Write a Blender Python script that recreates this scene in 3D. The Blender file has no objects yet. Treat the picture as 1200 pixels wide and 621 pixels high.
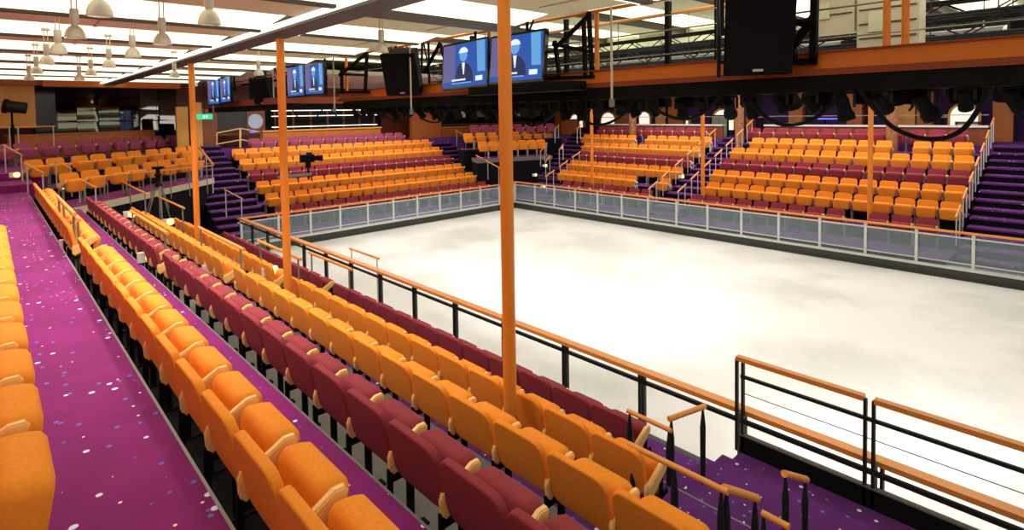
import bpy, bmesh, math, random
import numpy as np
from mathutils import Vector, Matrix
random.seed(7)
SC = bpy.context.scene
COL = SC.collection
PI = math.pi
R = math.radians

# ------------------------------------------------------------------ camera
# survey of the photograph: vanishing points of the rink's two directions
PPX, PPY = 600.0, 160.0
VA, VB = (-18.0, 142.0), (1315.0, 121.0)
FPX = math.sqrt(-((VA[0]-PPX)*(VB[0]-PPX) + (VA[1]-PPY)*(VB[1]-PPY)))
def _d(p): return Vector((p[0]-PPX, -(p[1]-PPY), -FPX)).normalized()
_Y = _d(VA); _X = _d(VB); _Z = _X.cross(_Y)
ROT = Matrix((_X, _Y, _Z))           # camera -> world
CAM = Vector((0, 0, 4.4))
def at(u, v, x=None, y=None, z=None):
    "point of the hall seen at a photo pixel, on a given plane of the hall"
    r = ROT @ _d((u, v))
    if x is not None: k = x/r.x
    elif y is not None: k = y/r.y
    else: k = (z-CAM.z)/r.z
    return CAM + r*k
def pix(p):
    c = ROT.transposed() @ (Vector(p)-CAM)
    if c.z > -0.05: return None
    return (PPX - c.x/c.z*FPX, PPY + c.y/c.z*FPX, -c.z)
cd = bpy.data.cameras.new('camera'); cam = bpy.data.objects.new('camera', cd); COL.objects.link(cam)
cd.sensor_fit = 'HORIZONTAL'; cd.sensor_width = 36; cd.lens = FPX/1200*36
cd.shift_y = -(310.5-PPY)/1200; cd.clip_start = .05; cd.clip_end = 200
cam.matrix_world = Matrix.Translation(CAM) @ ROT.to_4x4()
SC.camera = cam

# ------------------------------------------------------------------ light & exposure
SC.view_settings.view_transform = 'Standard'; SC.view_settings.look = 'None'
SC.view_settings.gamma = 1; SC.view_settings.use_curve_mapping = False
SC.view_settings.exposure = 0.1
W = bpy.data.worlds.new('hall_ambience'); SC.world = W; W.use_nodes = True
W.node_tree.nodes['Background'].inputs[0].default_value = (1, .93, .85, 1)
W.node_tree.nodes['Background'].inputs[1].default_value = 0.65
STRIP_E = 1.45        # luminous ceiling strips
SPOT_E = 420        # stage lights over the ice
def area(name, loc, size, e, col=(1, .95, .88), rot=(0, 0, 0)):
    l = bpy.data.lights.new(name, 'AREA'); l.shape = 'RECTANGLE'; l.size, l.size_y = size; l.energy = e; l.color = col
    o = bpy.data.objects.new(name, l); COL.objects.link(o); o.location = loc; o.rotation_euler = rot
    return o
area('rink_fill_light', (12.3, 9, 6.4), (9, 18), 540)  # area light added below the ceiling strips to brighten the ice
area('rear_fill_light', (22.5, 10, 5.5), (5, 16), 700)  # added fill without a fitting, brightens the far right stand
area('far_end_fill_light', (12, 23.5, 5.6), (10, 4), 450)  # added fill, no panel here; lifts the far left seats

# ------------------------------------------------------------------ materials
def nt(m): return m.node_tree.nodes, m.node_tree.links
def mat(name, col, rough=.6, metal=0, var=.08, scale=30, bump=0, bscale=200, emit=None, est=0, coat=0):
    m = bpy.data.materials.new(name); m.use_nodes = True
    n, l = nt(m); b = n['Principled BSDF']; b.inputs['Specular IOR Level'].default_value = .3 if rough > .3 else .5
    b.inputs['Roughness'].default_value = rough; b.inputs['Metallic'].default_value = metal
    b.inputs['Coat Weight'].default_value = coat
    if var:
        t = n.new('ShaderNodeTexCoord'); x = n.new('ShaderNodeTexNoise'); x.inputs['Scale'].default_value = scale
        x.inputs['Detail'].default_value = 3
        l.new(t.outputs['Object'], x.inputs['Vector'])
        mx = n.new('ShaderNodeMix'); mx.data_type = 'RGBA'
        mx.inputs['A'].default_value = (*[c*(1-var*1.5) for c in col], 1)
        mx.inputs['B'].default_value = (*[min(1, c*(1+var*1.5)) for c in col], 1)
        l.new(x.outputs['Fac'], mx.inputs['Factor']); l.new(mx.outputs['Result'], b.inputs['Base Color'])
        if bump:
            x2 = n.new('ShaderNodeTexNoise'); x2.inputs['Scale'].default_value = bscale
            l.new(t.outputs['Object'], x2.inputs['Vector'])
            bp = n.new('ShaderNodeBump'); bp.inputs['Strength'].default_value = bump; bp.inputs['Distance'].default_value = .003
            l.new(x2.outputs['Fac'], bp.inputs['Height']); l.new(bp.outputs['Normal'], b.inputs['Normal'])
    else:
        b.inputs['Base Color'].default_value = (*col, 1)
    if emit:
        b.inputs['Emission Color'].default_value = (*emit, 1); b.inputs['Emission Strength'].default_value = est
    return m
def carpet(name, col, col2):
    m = bpy.data.materials.new(name); m.use_nodes = True; n, l = nt(m); b = n['Principled BSDF']
    b.inputs['Roughness'].default_value = .95
    g = n.new('ShaderNodeNewGeometry')
    nz = n.new('ShaderNodeTexNoise'); nz.inputs['Scale'].default_value = 2.2; nz.inputs['Detail'].default_value = 4
    l.new(g.outputs['Position'], nz.inputs['Vector'])
    base = n.new('ShaderNodeMix'); base.data_type = 'RGBA'
    base.inputs['A'].default_value = (*col, 1); base.inputs['B'].default_value = (*col2, 1)
    l.new(nz.outputs['Fac'], base.inputs['Factor'])
    cur = base.outputs['Result']
    for sc, r, thr, c in ((8, .15, .60, (.75, .8, 1)), (11, .17, .66, (.10, .16, .6)), (14, .13, .75, (1, .8, .75))):
        v = n.new('ShaderNodeTexVoronoi'); v.inputs['Scale'].default_value = sc
        l.new(g.outputs['Position'], v.inputs['Vector'])
        lt = n.new('ShaderNodeMath'); lt.operation = 'LESS_THAN'; lt.inputs[1].default_value = r; l.new(v.outputs['Distance'], lt.inputs[0])
        sp = n.new('ShaderNodeSeparateColor'); l.new(v.outputs['Color'], sp.inputs['Color'])
        gt = n.new('ShaderNodeMath'); gt.operation = 'GREATER_THAN'; gt.inputs[1].default_value = thr; l.new(sp.outputs['Red'], gt.inputs[0])
        mu = n.new('ShaderNodeMath'); mu.operation = 'MULTIPLY'; l.new(lt.outputs[0], mu.inputs[0]); l.new(gt.outputs[0], mu.inputs[1])
        mx = n.new('ShaderNodeMix'); mx.data_type = 'RGBA'; mx.inputs['B'].default_value = (*c, 1)
        l.new(mu.outputs[0], mx.inputs['Factor']); l.new(cur, mx.inputs['A']); cur = mx.outputs['Result']
    l.new(cur, b.inputs['Base Color'])
    return m
def wood(name, c1, c2, scale=3, stretch=(1, 1, .1), rough=.45):
    m = bpy.data.materials.new(name); m.use_nodes = True; n, l = nt(m); b = n['Principled BSDF']
    b.inputs['Roughness'].default_value = rough
    t = n.new('ShaderNodeTexCoord'); mp = n.new('ShaderNodeMapping'); mp.inputs['Scale'].default_value = stretch
    x = n.new('ShaderNodeTexNoise'); x.inputs['Scale'].default_value = scale*6; x.inputs['Detail'].default_value = 6
    l.new(t.outputs['Object'], mp.inputs['Vector']); l.new(mp.outputs['Vector'], x.inputs['Vector'])
    mx = n.new('ShaderNodeMix'); mx.data_type = 'RGBA'; mx.inputs['A'].default_value = (*c1, 1); mx.inputs['B'].default_value = (*c2, 1)
    l.new(x.outputs['Fac'], mx.inputs['Factor']); l.new(mx.outputs['Result'], b.inputs['Base Color'])
    return m
def emis(name, col, s):
    m = bpy.data.materials.new(name); m.use_nodes = True; n, l = nt(m); b = n['Principled BSDF']
    b.inputs['Base Color'].default_value = (*[c*.5 for c in col], 1)
    b.inputs['Emission Color'].default_value = (*col, 1); b.inputs['Emission Strength'].default_value = s
    return m
def ice_mat():
    m = bpy.data.materials.new('ice'); m.use_nodes = True; n, l = nt(m); b = n['Principled BSDF']
    b.inputs['Roughness'].default_value = .35; b.inputs['Specular IOR Level'].default_value = .25
    g = n.new('ShaderNodeNewGeometry'); mp = n.new('ShaderNodeMapping'); mp.inputs['Scale'].default_value = (.32, .32, .3)
    mp.inputs['Rotation'].default_value = (0, 0, R(40)); 
    l.new(g.outputs['Position'], mp.inputs['Vector'])
    x = n.new('ShaderNodeTexNoise'); x.inputs['Scale'].default_value = 1.3; x.inputs['Detail'].default_value = 3; l.new(mp.outputs['Vector'], x.inputs['Vector'])
    r = n.new('ShaderNodeValToRGB'); r.color_ramp.elements[0].position = .36; r.color_ramp.elements[1].position = .56
    r.color_ramp.elements[0].color = (.69, .70, .68, 1); r.color_ramp.elements[1].color = (.88, .87, .88, 1)
    l.new(x.outputs['Fac'], r.inputs['Fac']); l.new(r.outputs['Color'], b.inputs['Base Color'])
    return m
def glass_mat(name, tint=(.8, .9, .88), alpha=.25):
    m = bpy.data.materials.new(name); m.use_nodes = True; n, l = nt(m); b = n['Principled BSDF']
    b.inputs['Base Color'].default_value = (*tint, 1); b.inputs['Roughness'].default_value = .08
    b.inputs['Alpha'].default_value = alpha
    return m
M = dict(
 ice=ice_mat(),
 carpet=carpet('magenta_carpet', (.12, .002, .085), (.29, .009, .20)),
 carpet2=carpet('purple_carpet', (.07, .007, .115), (.14, .018, .22)),
 orange=mat('orange_fabric', (.86, .27, .022), .85, var=.1, scale=60, bump=.5, bscale=400),
 maroon=mat('maroon_fabric', (.27, .032, .050), .85, var=.12, scale=60, bump=.5, bscale=400),
 plum=mat('plum_fabric', (.36, .07, .13), .85, var=.12, scale=60, bump=.5, bscale=400),
 arm=wood('light_wood', (.85, .46, .15), (.95, .62, .25), 2),
 rail=wood('handrail_wood', (.70, .24, .04), (.88, .36, .08), 2, (1, .1, 1), .3),
 panel=wood('wall_wood', (.42, .10, .015), (.60, .18, .03), 1.2, (1, 1, .12)),
 panel_dark=wood('dark_wood', (.16, .035, .012), (.26, .06, .02), 1.2, (1, 1, .12)),
 panel_lit=wood('lit_wall_wood', (.70, .30, .05), (.85, .42, .09), 1, (1, 1, .12)),  # lit copy of the wall wood, lamplight put into its colour
 pole=mat('orange_paint', (.80, .25, .03), .4, var=.04, scale=4),
 beam=mat('orange_steel_paint', (.70, .19, .02), .45, var=.06, scale=3),
 flange=mat('rust_red_paint', (.24, .045, .012), .5),
 black=mat('black_paint', (.006, .006, .007), .75),
 blackgloss=mat('black_gloss', (.01, .01, .012), .12, var=0),
 drape=mat('black_drape', (.008, .007, .010), .95),
 darkmetal=mat('dark_steel', (.022, .023, .024), .5, .2),
 steel=mat('grey_steel', (.26, .26, .24), .45, .5),
 silver=mat('light_grey_metal', (.62, .64, .62), .4, .3),
 grey=mat('grey_vinyl', (.16, .165, .16), .6, var=.12, scale=8),
 white=mat('white_paint', (.75, .73, .68), .5),
 cream=mat('cream_paint', (.62, .56, .40), .5, var=.06, scale=5),
 tan=mat('tan_ceiling_tile', (.66, .68, .45), .8, var=.05, scale=6),
 tee=mat('brown_ceiling_rail', (.06, .052, .04), .5),
 ceil=mat('ceiling_paint', (.5, .48, .38), .8),
 dgrey=mat('charcoal_board', (.045, .047, .042), .35, var=.2, scale=14),
 strip=emis('luminous_strip', (1, .95, .66), STRIP_E),
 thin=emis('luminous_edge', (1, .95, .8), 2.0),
 warm=emis('warm_lamp', (1, .78, .25), 2),
 glass=glass_mat('barrier_glass', (.30, .40, .46), .26),
 clear=glass_mat('clear_glass', (.7, .85, .8), .08),
 green=emis('green_sign', (.02, .55, .25), 1.0),
 purple_wall=mat('dark_purple_wall', (.05, .018, .10), .8, var=.2, scale=2),
 stone=mat('brown_marble', (.30, .13, .06), .35, var=.5, scale=9),
 screen=emis('blue_screen', (.012, .07, .33), 1.0),
 screen_dark=emis('screen_navy', (.006, .02, .09), .8),
 screen_light=emis('screen_pale', (.10, .30, .62), 1.0),
 screen_rose=emis('screen_rose', (.10, .09, .26), 1.0),
 screen_white=emis('screen_white', (.62, .72, .85), 1.0),
 mirror=mat('black_mirror', (.11, .11, .10), .04, 1.0, var=0),
 doorgreen=mat('grey_green_door', (.22, .26, .18), .5),
 arch=emis('lit_arch', (1, .9, .75), .9),
 blue=emis('blue_glow', (.12, .16, .9), 1.2),
 shade=mat('lamp_shade_grey', (.58, .55, .46), .45, .3),
 lens=emis('dim_lens', (.5, .6, .75), .3),
)
for k_ in ('black', 'drape', 'darkmetal'): M[k_].node_tree.nodes['Principled BSDF'].inputs['Specular IOR Level'].default_value = .1
# ------------------------------------------------------------------ mesh helpers
def obj(name, bm, m, parent=None, loc=None, rot=None, smooth=False, mats=None):
    me = bpy.data.meshes.new(name); bm.normal_update(); bm.to_mesh(me); bm.free()
    for x in (mats or [m]): me.materials.append(M[x] if isinstance(x, str) else x)
    if smooth:
        for p in me.polygons: p.use_smooth = True
        me.set_sharp_from_angle(angle=R(35))
    o = bpy.data.objects.new(name, me); COL.objects.link(o)
    if parent: o.parent = parent
    if loc is not None: o.location = loc
    if rot is not None: o.rotation_euler = rot
    return o
def tag(o, label=None, cat=None, group=None, kind=None):
    if label: o['label'] = label
    if cat: o['category'] = cat
    if group: o['group'] = group
    if kind: o['kind'] = kind
    return o
def empty(name, loc=(0, 0, 0), rz=0, label=None, cat=None, group=None):
    o = bpy.data.objects.new(name, None); COL.objects.link(o); o.location = loc; o.rotation_euler = (0, 0, rz)
    o.empty_display_size = .1
    return tag(o, label, cat, group)
def box(bm, a, b, mi=0, mtx=None):
    x0, y0, z0 = a; x1, y1, z1 = b
    vs = [bm.verts.new(p) for p in ((x0,y0,z0),(x1,y0,z0),(x1,y1,z0),(x0,y1,z0),(x0,y0,z1),(x1,y0,z1),(x1,y1,z1),(x0,y1,z1))]
    for f in ((0,3,2,1),(4,5,6,7),(0,1,5,4),(1,2,6,5),(2,3,7,6),(3,0,4,7)):
        fc = bm.faces.new([vs[i] for i in f]); fc.material_index = mi
    if mtx is not None:
        for v in vs: v.co = mtx @ v.co
    return vs
def B(*boxes):
    bm = bmesh.new()
    for b in boxes: box(bm, *b)
    return bm
def tube(bm, p, q, r, n=10, r2=None, mi=0, up=None):
    p, q = Vector(p), Vector(q); d = q-p
    if d.length < 1e-6: return
    z = d.normalized(); a = Vector((0, 0, 1)) if abs(z.z) < .95 else Vector((1, 0, 0))
    x = z.cross(a).normalized(); y = z.cross(x); r2 = r if r2 is None else r2
    A = [bm.verts.new(p + (x*math.cos(t)+y*math.sin(t))*r) for t in [2*PI*i/n for i in range(n)]]
    Bv = [bm.verts.new(q + (x*math.cos(t)+y*math.sin(t))*r2) for t in [2*PI*i/n for i in range(n)]]
    for i in range(n):
        bm.faces.new((A[i], A[(i+1) % n], Bv[(i+1) % n], Bv[i])).material_index = mi
    bm.faces.new(A[::-1]).material_index = mi; bm.faces.new(Bv).material_index = mi
def T(p, q, r, n=10, r2=None):
    bm = bmesh.new(); tube(bm, p, q, r, n, r2); return bm
def bar(bm, p, q, w, h, mi=0):
    "rectangular bar, w across, h tall"
    p, q = Vector(p), Vector(q); z = (q-p).normalized()
    a = Vector((0, 0, 1)) if abs(z.z) < .95 else Vector((0, 1, 0))
    x = z.cross(a).normalized()*w/2; y = x.cross(z).normalized()*h/2
    A = [bm.verts.new(p+s*x+t*y) for s, t in ((-1,-1),(1,-1),(1,1),(-1,1))]
    Q = [bm.verts.new(q+s*x+t*y) for s, t in ((-1,-1),(1,-1),(1,1),(-1,1))]
    for i in range(4): bm.faces.new((A[i], A[(i+1) % 4], Q[(i+1) % 4], Q[i])).material_index = mi
    bm.faces.new(A[::-1]).material_index = mi; bm.faces.new(Q).material_index = mi
def BR(p, q, w, h):
    bm = bmesh.new(); bar(bm, p, q, w, h); return bm
def path(bm, pts, r, n=8):
    for a, b in zip(pts[:-1], pts[1:]): tube(bm, a, b, r, n)
def lathe(bm, prof, n=20, c=(0, 0, 0), mi=0):
    rings = []
    for r, z in prof:
        rings.append([bm.verts.new((c[0]+r*math.cos(2*PI*i/n), c[1]+r*math.sin(2*PI*i/n), c[2]+z)) for i in range(n)])
    for a, b in zip(rings[:-1], rings[1:]):
        for i in range(n): bm.faces.new((a[i], a[(i+1) % n], b[(i+1) % n], b[i])).material_index = mi
    return rings
def prism(bm, poly, z0, z1, mi=0, side=None):
    "plan polygon (ccw) extruded upwards"
    A = [bm.verts.new((x, y, z0)) for x, y in poly]; Q = [bm.verts.new((x, y, z1)) for x, y in poly]
    n = len(poly)
    for i in range(n): bm.faces.new((A[i], A[(i+1) % n], Q[(i+1) % n], Q[i])).material_index = mi if side is None else side
    bm.faces.new(A[::-1]).material_index = mi; bm.faces.new(Q).material_index = mi
def rslab(w, z0, z1, t, rt, rb, ybow=0., bev=.014, seg=5):
    "upholstered slab: rounded outline in YZ, thickness along X, centred at x=0"
    pts = []
    for cy, cz, r, a0 in ((w/2-rt, z1-rt, rt, 0), (-(w/2-rt), z1-rt, rt, 90), (-(w/2-rb), z0+rb, rb, 180), (w/2-rb, z0+rb, rb, 270)):
        for i in range(seg+1):
            a = R(a0+90*i/seg); pts.append((cy+r*math.cos(a), cz+r*math.sin(a)))
    bm = bmesh.new()
    A = [bm.verts.new((-t/2, y, z)) for y, z in pts]; Q = [bm.verts.new((t/2, y, z)) for y, z in pts]; n = len(pts)
    for i in range(n): bm.faces.new((A[i], Q[i], Q[(i+1) % n], A[(i+1) % n]))
    f1 = bm.faces.new(A); f2 = bm.faces.new(Q[::-1])
    bmesh.ops.recalc_face_normals(bm, faces=bm.faces)
    es = set(f1.edges) | set(f2.edges)
    bmesh.ops.bevel(bm, geom=list(es), offset=bev, segments=3, affect='EDGES', profile=.6)
    return bm
def xform(bm, mtx):
    for v in bm.verts: v.co = mtx @ v.co
    return bm
def struct(name, bm, m, mats=None):
    o = obj(name, bm, m, mats=mats); o['kind'] = 'structure'; return o
ORD = 'zeroth first second third fourth fifth sixth seventh eighth ninth tenth eleventh twelfth thirteenth fourteenth fifteenth sixteenth seventeenth eighteenth nineteenth twentieth'.split()
ORD += ['twenty-first', 'twenty-second', 'twenty-third', 'twenty-fourth', 'twenty-fifth', 'twenty-sixth', 'twenty-seventh', 'twenty-eighth', 'twenty-ninth', 'thirtieth']

# ================================================================== LARGE STRUCTURE
CZ = 5.76
struct('ice_rink', B(((5.75, -3, -.05), (17.95, 19.2, 0))), 'ice')
# near bank terraces (top carpet; risers grey vinyl)
TIER = [(2.52, -3.2, .76), (2.11, .76, 1.71), (1.70, 1.71, 2.66), (1.30, 2.66, 3.61), (.90, 3.61, 4.56), (.50, 4.56, 5.66)]
YE = 18.9
for k, (z, x0, x1) in enumerate(TIER):
    bm = bmesh.new(); box(bm, (x0, -3, -.2), (x1, YE if k else 24.0, z))
    bm.faces.ensure_lookup_table()
    for f in bm.faces: f.material_index = 0 if f.normal.z > .5 or f.calc_center_median().z > z-.001 else 1
    struct('floor', bm, None, mats=['carpet' if k < 2 else 'carpet2', 'grey'])
    if k:
        sx = x0+.006; bm = B(((sx, -3, z-.01), (x0+.50 if k > 1 else x0+.42, 17.6, z+.006)))
        struct('trim_%d' % (30+k), bm, 'grey' if k > 1 else 'drape')
    # metal nosing along the edge
    if k < 5: struct('trim_%d' % (k+1), B(((x1-.012, -3, z-.02), (x1+.004, YE, z+.004))), 'steel')
# carpeted landing stepping down to the rink at the right
def carpet_solid(x0, y0, x1, y1, z, z0=-.2, m='carpet2', side='carpet2'):
    bm = bmesh.new(); box(bm, (x0, y0, z0), (x1, y1, z))
    for f in bm.faces: f.material_index = 0 if f.calc_center_median().z > z-.001 else 1
    return struct('floor', bm, None, mats=[m, side])
carpet_solid(4.0, -3, 5.6, 2.62, .86)
carpet_solid(4.0, 2.62, 5.6, 2.82, .74)
carpet_solid(4.5, 2.82, 5.6, 3.02, .62)
# far right bank
FR = [(.41+.385*k, 19.1-.55+.95*k) for k in range(7)]
for k, (z, x) in enumerate(FR):
    x1 = x+.95 if k < 6 else 26.0
    bm = B(((x if k else 17.95, 3.0, -.2), (x1, 20.6, z)))
    for f in bm.faces: f.material_index = 0 if f.calc_center_median().z > z-.001 else 1
    struct('floor', bm, None, mats=['carpet2', 'black'])
# far left bank
FL = [(.25+.39*k, 20.9-.55+.95*k) for k in range(7)]
for k, (z, y) in enumerate(FL):
    bm = B(((7.4, y if k else 19.2, -.2), (18.0 if k else 19.6, y+.95 if k < 6 else 28.0, z)))
    for f in bm.faces: f.material_index = 0 if f.calc_center_median().z > z-.001 else 1
    struct('floor', bm, None, mats=['carpet2', 'black'])
def stairs(x0, y0, dx, dy, wx, wy, z0, dz, n, base=-.2):
    "flight: each tread a carpeted block with a black riser"
    for i in range(n):
        ax, ay = x0+dx*i, y0+dy*i; z = z0+dz*i
        a = (min(ax, ax+wx), min(ay, ay+wy), base); b = (max(ax, ax+wx), max(ay, ay+wy), z)
        bm = bmesh.new(); box(bm, a, (b[0], b[1], z-.05), 1)
        box(bm, (a[0]-.03*(dx > 0), a[1]-.03*(dy > 0), z-.05), b, 0)
        struct('floor', bm, None, mats=['carpet2', 'drape'])
stairs(5.7, 20.3, 0, .475, 1.72, .48, .45, .21, 14)         # left end of the far left bank
stairs(18.05, 20.4, 0, .475, 1.5, .48, .35, .2, 14)         # right end of it
stairs(18.9, 17.9, .475, .19, .48, 1.5, .5, .205, 14)       # corner flight
stairs(18.6, 11.15, .475, 0, .48, 1.3, .5, .2, 14)          # between the two blocks
stairs(18.9, -1.0, .475, 0, .48, 3.95, .35, .205, 14)       # wide flight at the right
struct('floor', B(((17.95, -3, -.2), (18.95, 3.0, .2))), 'carpet2')
struct('floor', B(((25.5, -3, 2.4), (31, 30, 3.0))), 'carpet2')
struct('floor', B(((-3.2, 26.2, 2.4), (25.5, 31, 3.0))), 'carpet2')
struct('floor', B(((-3.2, 18.9, -.2), (5.7, 20.4, .5))), 'black')
# ceiling slab, split in a lower part over the near bank and a higher part over the ice
struct('ceiling', B(((-3.2, -3, 5.95), (6.2, 31, 6.1))), 'ceil')
struct('ceiling', B(((6.2, -3, 6.6), (31, 31, 6.75))), 'ceil')
struct('ceiling', B(((18.3, -3, 5.75), (31, 31, 5.9))), 'ceil')
struct('ceiling', B(((6.2, 20, 5.95), (18.3, 31, 6.1))), 'ceil')
struct('trim_11', B(((6.15, -3, 5.9), (6.25, 20, 6.6))), 'ceil')
# walls
struct('wall_far', B(((29.2, -3, 2.4), (29.4, 31, 7.3))), 'purple_wall')
struct('wall_back', B(((-3.2, 30.25, 2.4), (31, 30.45, 7.3))), 'panel_dark')
struct('wall_left', B(((-3.4, -3, 2.4), (-3.2, 31, 6.1))), 'panel')
# ceiling modules: dark T rail, thin bright edge, tan panel, luminous strip
ys = [-1.14+2.58*k for k in range(10)]
def slant(x0, x1, y0, z0, y1, z1, t=.03):
    bm = bmesh.new(); A = [bm.verts.new((x0, y, z)) for y, z in ((y0, z0), (y1, z1), (y1, z1+t), (y0, z0+t))]
    Q = [bm.verts.new((x1, y, z)) for y, z in ((y0, z0), (y1, z1), (y1, z1+t), (y0, z0+t))]
    for i in range(4): bm.faces.new((A[i], A[(i+1) % 4], Q[(i+1) % 4], Q[i]))
    bm.faces.new(A[::-1]); bm.faces.new(Q); bmesh.ops.recalc_face_normals(bm, faces=bm.faces); return bm
def module(x0, x1, y, z=CZ, w=1.22):
    struct('trim_20', B(((x0, y-.05, z-.045), (x1, y+.05, z+.12))), 'tee')
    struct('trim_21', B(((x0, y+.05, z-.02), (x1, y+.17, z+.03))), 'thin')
    struct('trim_22', B(((x0, y+.22, z+.02), (x1, y+w, z+.05))), 'tan')
    p = obj('ceiling_strip_light', slant(x0, x1, y+w+.02, z+.10, y+2.48, z-.015), 'strip'); p['kind'] = 'structure'
for y in ys:
    module(-3.1, 3.2, y); module(3.85, 6.1, y, w=1.5)
for i, y in enumerate(ys):
    for xj in (-.9, 1.25, 5.4):
        struct('trim_24', B(((xj-.025, y+.18, CZ+.005), (xj+.025, y+1.2, CZ+.03))), 'cream')
struct('trim_25', B(((3.30, -3, CZ-.07), (3.72, 27, CZ+.1))), 'tee')      # long beam the orange poles stand under
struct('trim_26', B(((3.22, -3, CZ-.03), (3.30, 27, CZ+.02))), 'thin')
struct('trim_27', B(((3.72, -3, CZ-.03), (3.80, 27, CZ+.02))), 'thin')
struct('trim_28', B(((3.73, 6.45, CZ-.06), (6.2, 6.85, CZ+.1))), 'tee')    # cross beam
# high ceiling over the ice with luminous strips
for k in range(9):
    y = -2.4+2.58*k
    struct('trim_29', B(((6.3, y-.07, 6.42), (17.9, y+.07, 6.6))), 'tee'); struct('trim_30', B(((6.3, y+.3, 6.5), (17.9, y+1.25, 6.53))), 'tan')
    p = obj('ceiling_strip_light', B(((6.3, y+1.4, 6.52), (17.9, y+2.35, 6.56))), 'strip'); p['kind'] = 'structure'

# ================================================================== SEATS
SEAT = {}
def seat_parts(col):
    if col in SEAT: return SEAT[col]
    t = {}
    b = rslab(.51, .455, .84, .05, .085, .09); xform(b, Matrix.Translation((.06, 0, .46)) @ Matrix.Rotation(R(-11), 4, 'Y') @ Matrix.Translation((0, 0, -.46)))
    t['b'] = b
    c = rslab(.475, .34, .675, .17, .075, .075, bev=.06, seg=6); xform(c, Matrix.Translation((.20, 0, .34)) @ Matrix.Rotation(R(10), 4, 'Y') @ Matrix.Translation((0, 0, -.34)))
    t['c'] = c
    out = {}
    for k, nm in (('b', 'backrest'), ('c', 'seat_cushion')):
        me = bpy.data.meshes.new(nm+'_'+col); t[k].to_mesh(me); t[k].free(); me.materials.append(M[col])
        for p in me.polygons: p.use_smooth = True
        me.set_sharp_from_angle(angle=R(50)); out[nm] = me
    SEAT[col] = out
    return out
def arm_mesh():
    bm = bmesh.new()
    prof = [(.0, .47), (-.005, .55), (.01, .59), (.035, .575), (.22, .675), (.27, .675), (.285, .65), (.275, .61), (.09, .475), (.03, .44)]
    A = [bm.verts.new((x, -.021, z)) for x, z in prof]; Q = [bm.verts.new((x, .021, z)) for x, z in prof]; n = len(prof)
    for i in range(n): bm.faces.new((A[i], A[(i+1) % n], Q[(i+1) % n], Q[i]))
    f1 = bm.faces.new(A[::-1]); f2 = bm.faces.new(Q)
    bmesh.ops.recalc_face_normals(bm, faces=bm.faces)
    bmesh.ops.bevel(bm, geom=list(set(f1.edges) | set(f2.edges)), offset=.008, segments=2, affect='EDGES')
    me = bpy.data.meshes.new('armrest'); bm.to_mesh(me); bm.free(); me.materials.append(M['arm']); return me
def leg_mesh(m):
    bm = bmesh.new()
    box(bm, (-.012, -.012, 0), (.02, .012, .48)); box(bm, (.02, -.010, .39), (.30, .010, .43))
    box(bm, (.13, -.018, .02), (.17, .018, .40)); box(bm, (.03, -.035, 0), (.27, .035, .02))
    box(bm, (.20, -.010, .38), (.23, .010, .57))
    me = bpy.data.meshes.new('leg'); bm.to_mesh(me); bm.free(); me.materials.append(M[m]); return me
ARM = arm_mesh(); LEG = {'black': leg_mesh('black'), 'silver': leg_mesh('steel')}
SLOTS = []     # every seat of the hall
def seat_row(start, end, n, floor, yaw, colour, word, leg='black', skip=(), ref='', row='', colours=None, offs=None):
    """start,end: plan points of the first and last seat centre; ref names where counting starts"""
    for i in range(n):
        if i in skip: continue
        t = offs[i] if offs else (i/(n-1) if n > 1 else 0)
        p = Vector((start[0]+(end[0]-start[0])*t, start[1]+(end[1]-start[1])*t, floor))
        c = colours[i] if colours else colour
        SLOTS.append(dict(p=p, yaw=yaw, col=c, leg=leg, i=i, n=n, last=(i == n-1 or (i+1) in skip or (offs is not None and i % 2 == 1)),
                          label='%s folding seat, %s from %s, %s' % (word, ORD[i+1], ref, row), group=row))
P55 = .55
# near bank (seen from behind); two blocks with the cross aisle between them
near = [('orange', 'orange', 0, -.20, 2.52, 1.608, 8.9, 'leftmost row of all'),
        ('orange', 'orange', 1, .82, 2.11, 1.47, 8.75, 'row right of the wide aisle'),
        ('maroon', 'dark red', 2, 1.77, 1.70, 1.16, 8.9, 'longest dark red row'),
        ('orange', 'orange', 3, 2.71, 1.30, 1.805, 8.95, 'upper middle orange row'),
        ('orange', 'orange', 4, 3.65, .90, 2.74, 9.35, 'lower middle orange row'),
        ('maroon', 'dark red', 5, 4.60, .50, 3.523, 9.4, 'row beside the rink railing')]
for c, w, k, x, z, y0, y1, rn in near:
    n = int(round((y1-y0)/P55))+1
    seat_row((x, y0), (x, y0+(n-1)*P55), n, z, 0, c, w, ref='the camera', row=rn)
nfar = [('orange', 'orange', .80, 2.11, 9.95, 16.9), ('maroon', 'dark red', 1.75, 1.70, 9.75, 16.9),
        ('orange', 'orange', 2.70, 1.30, 10.0, 17.2), ('orange', 'orange', 3.65, .90, 10.5, 17.0), ('maroon', 'dark red', 4.60, .50, 10.7, 16.4)]
for j, (c, w, x, z, y0, y1) in enumerate(nfar):
    n = int(round((y1-y0)/P55))+1
    seat_row((x, y0), (x, y0+(n-1)*P55), n, z, 0, c, w, ref='the cross aisle', row='%s row beyond cross aisle' % ['rearmost', 'second', 'third', 'fourth', 'front'][j])
# far left bank, faces the ice (-Y)
for k in range(7):
    z, y = FL[k]; c = ['maroon', 'orange', 'orange', 'maroon', 'orange', 'orange', 'plum'][k]
    w = {'maroon': 'dark red', 'orange': 'orange', 'plum': 'plum red'}[c]
    x0, x1, n = (7.95, 17.6, 18) if k < 6 else (8.95, 16.5, 14)
    seat_row((x0, y+.85), (x1, y+.85), n, z, -PI/2, c, w, 'silver', ref='the left', row='%s row of far left block' % ORD[k+1])
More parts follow.
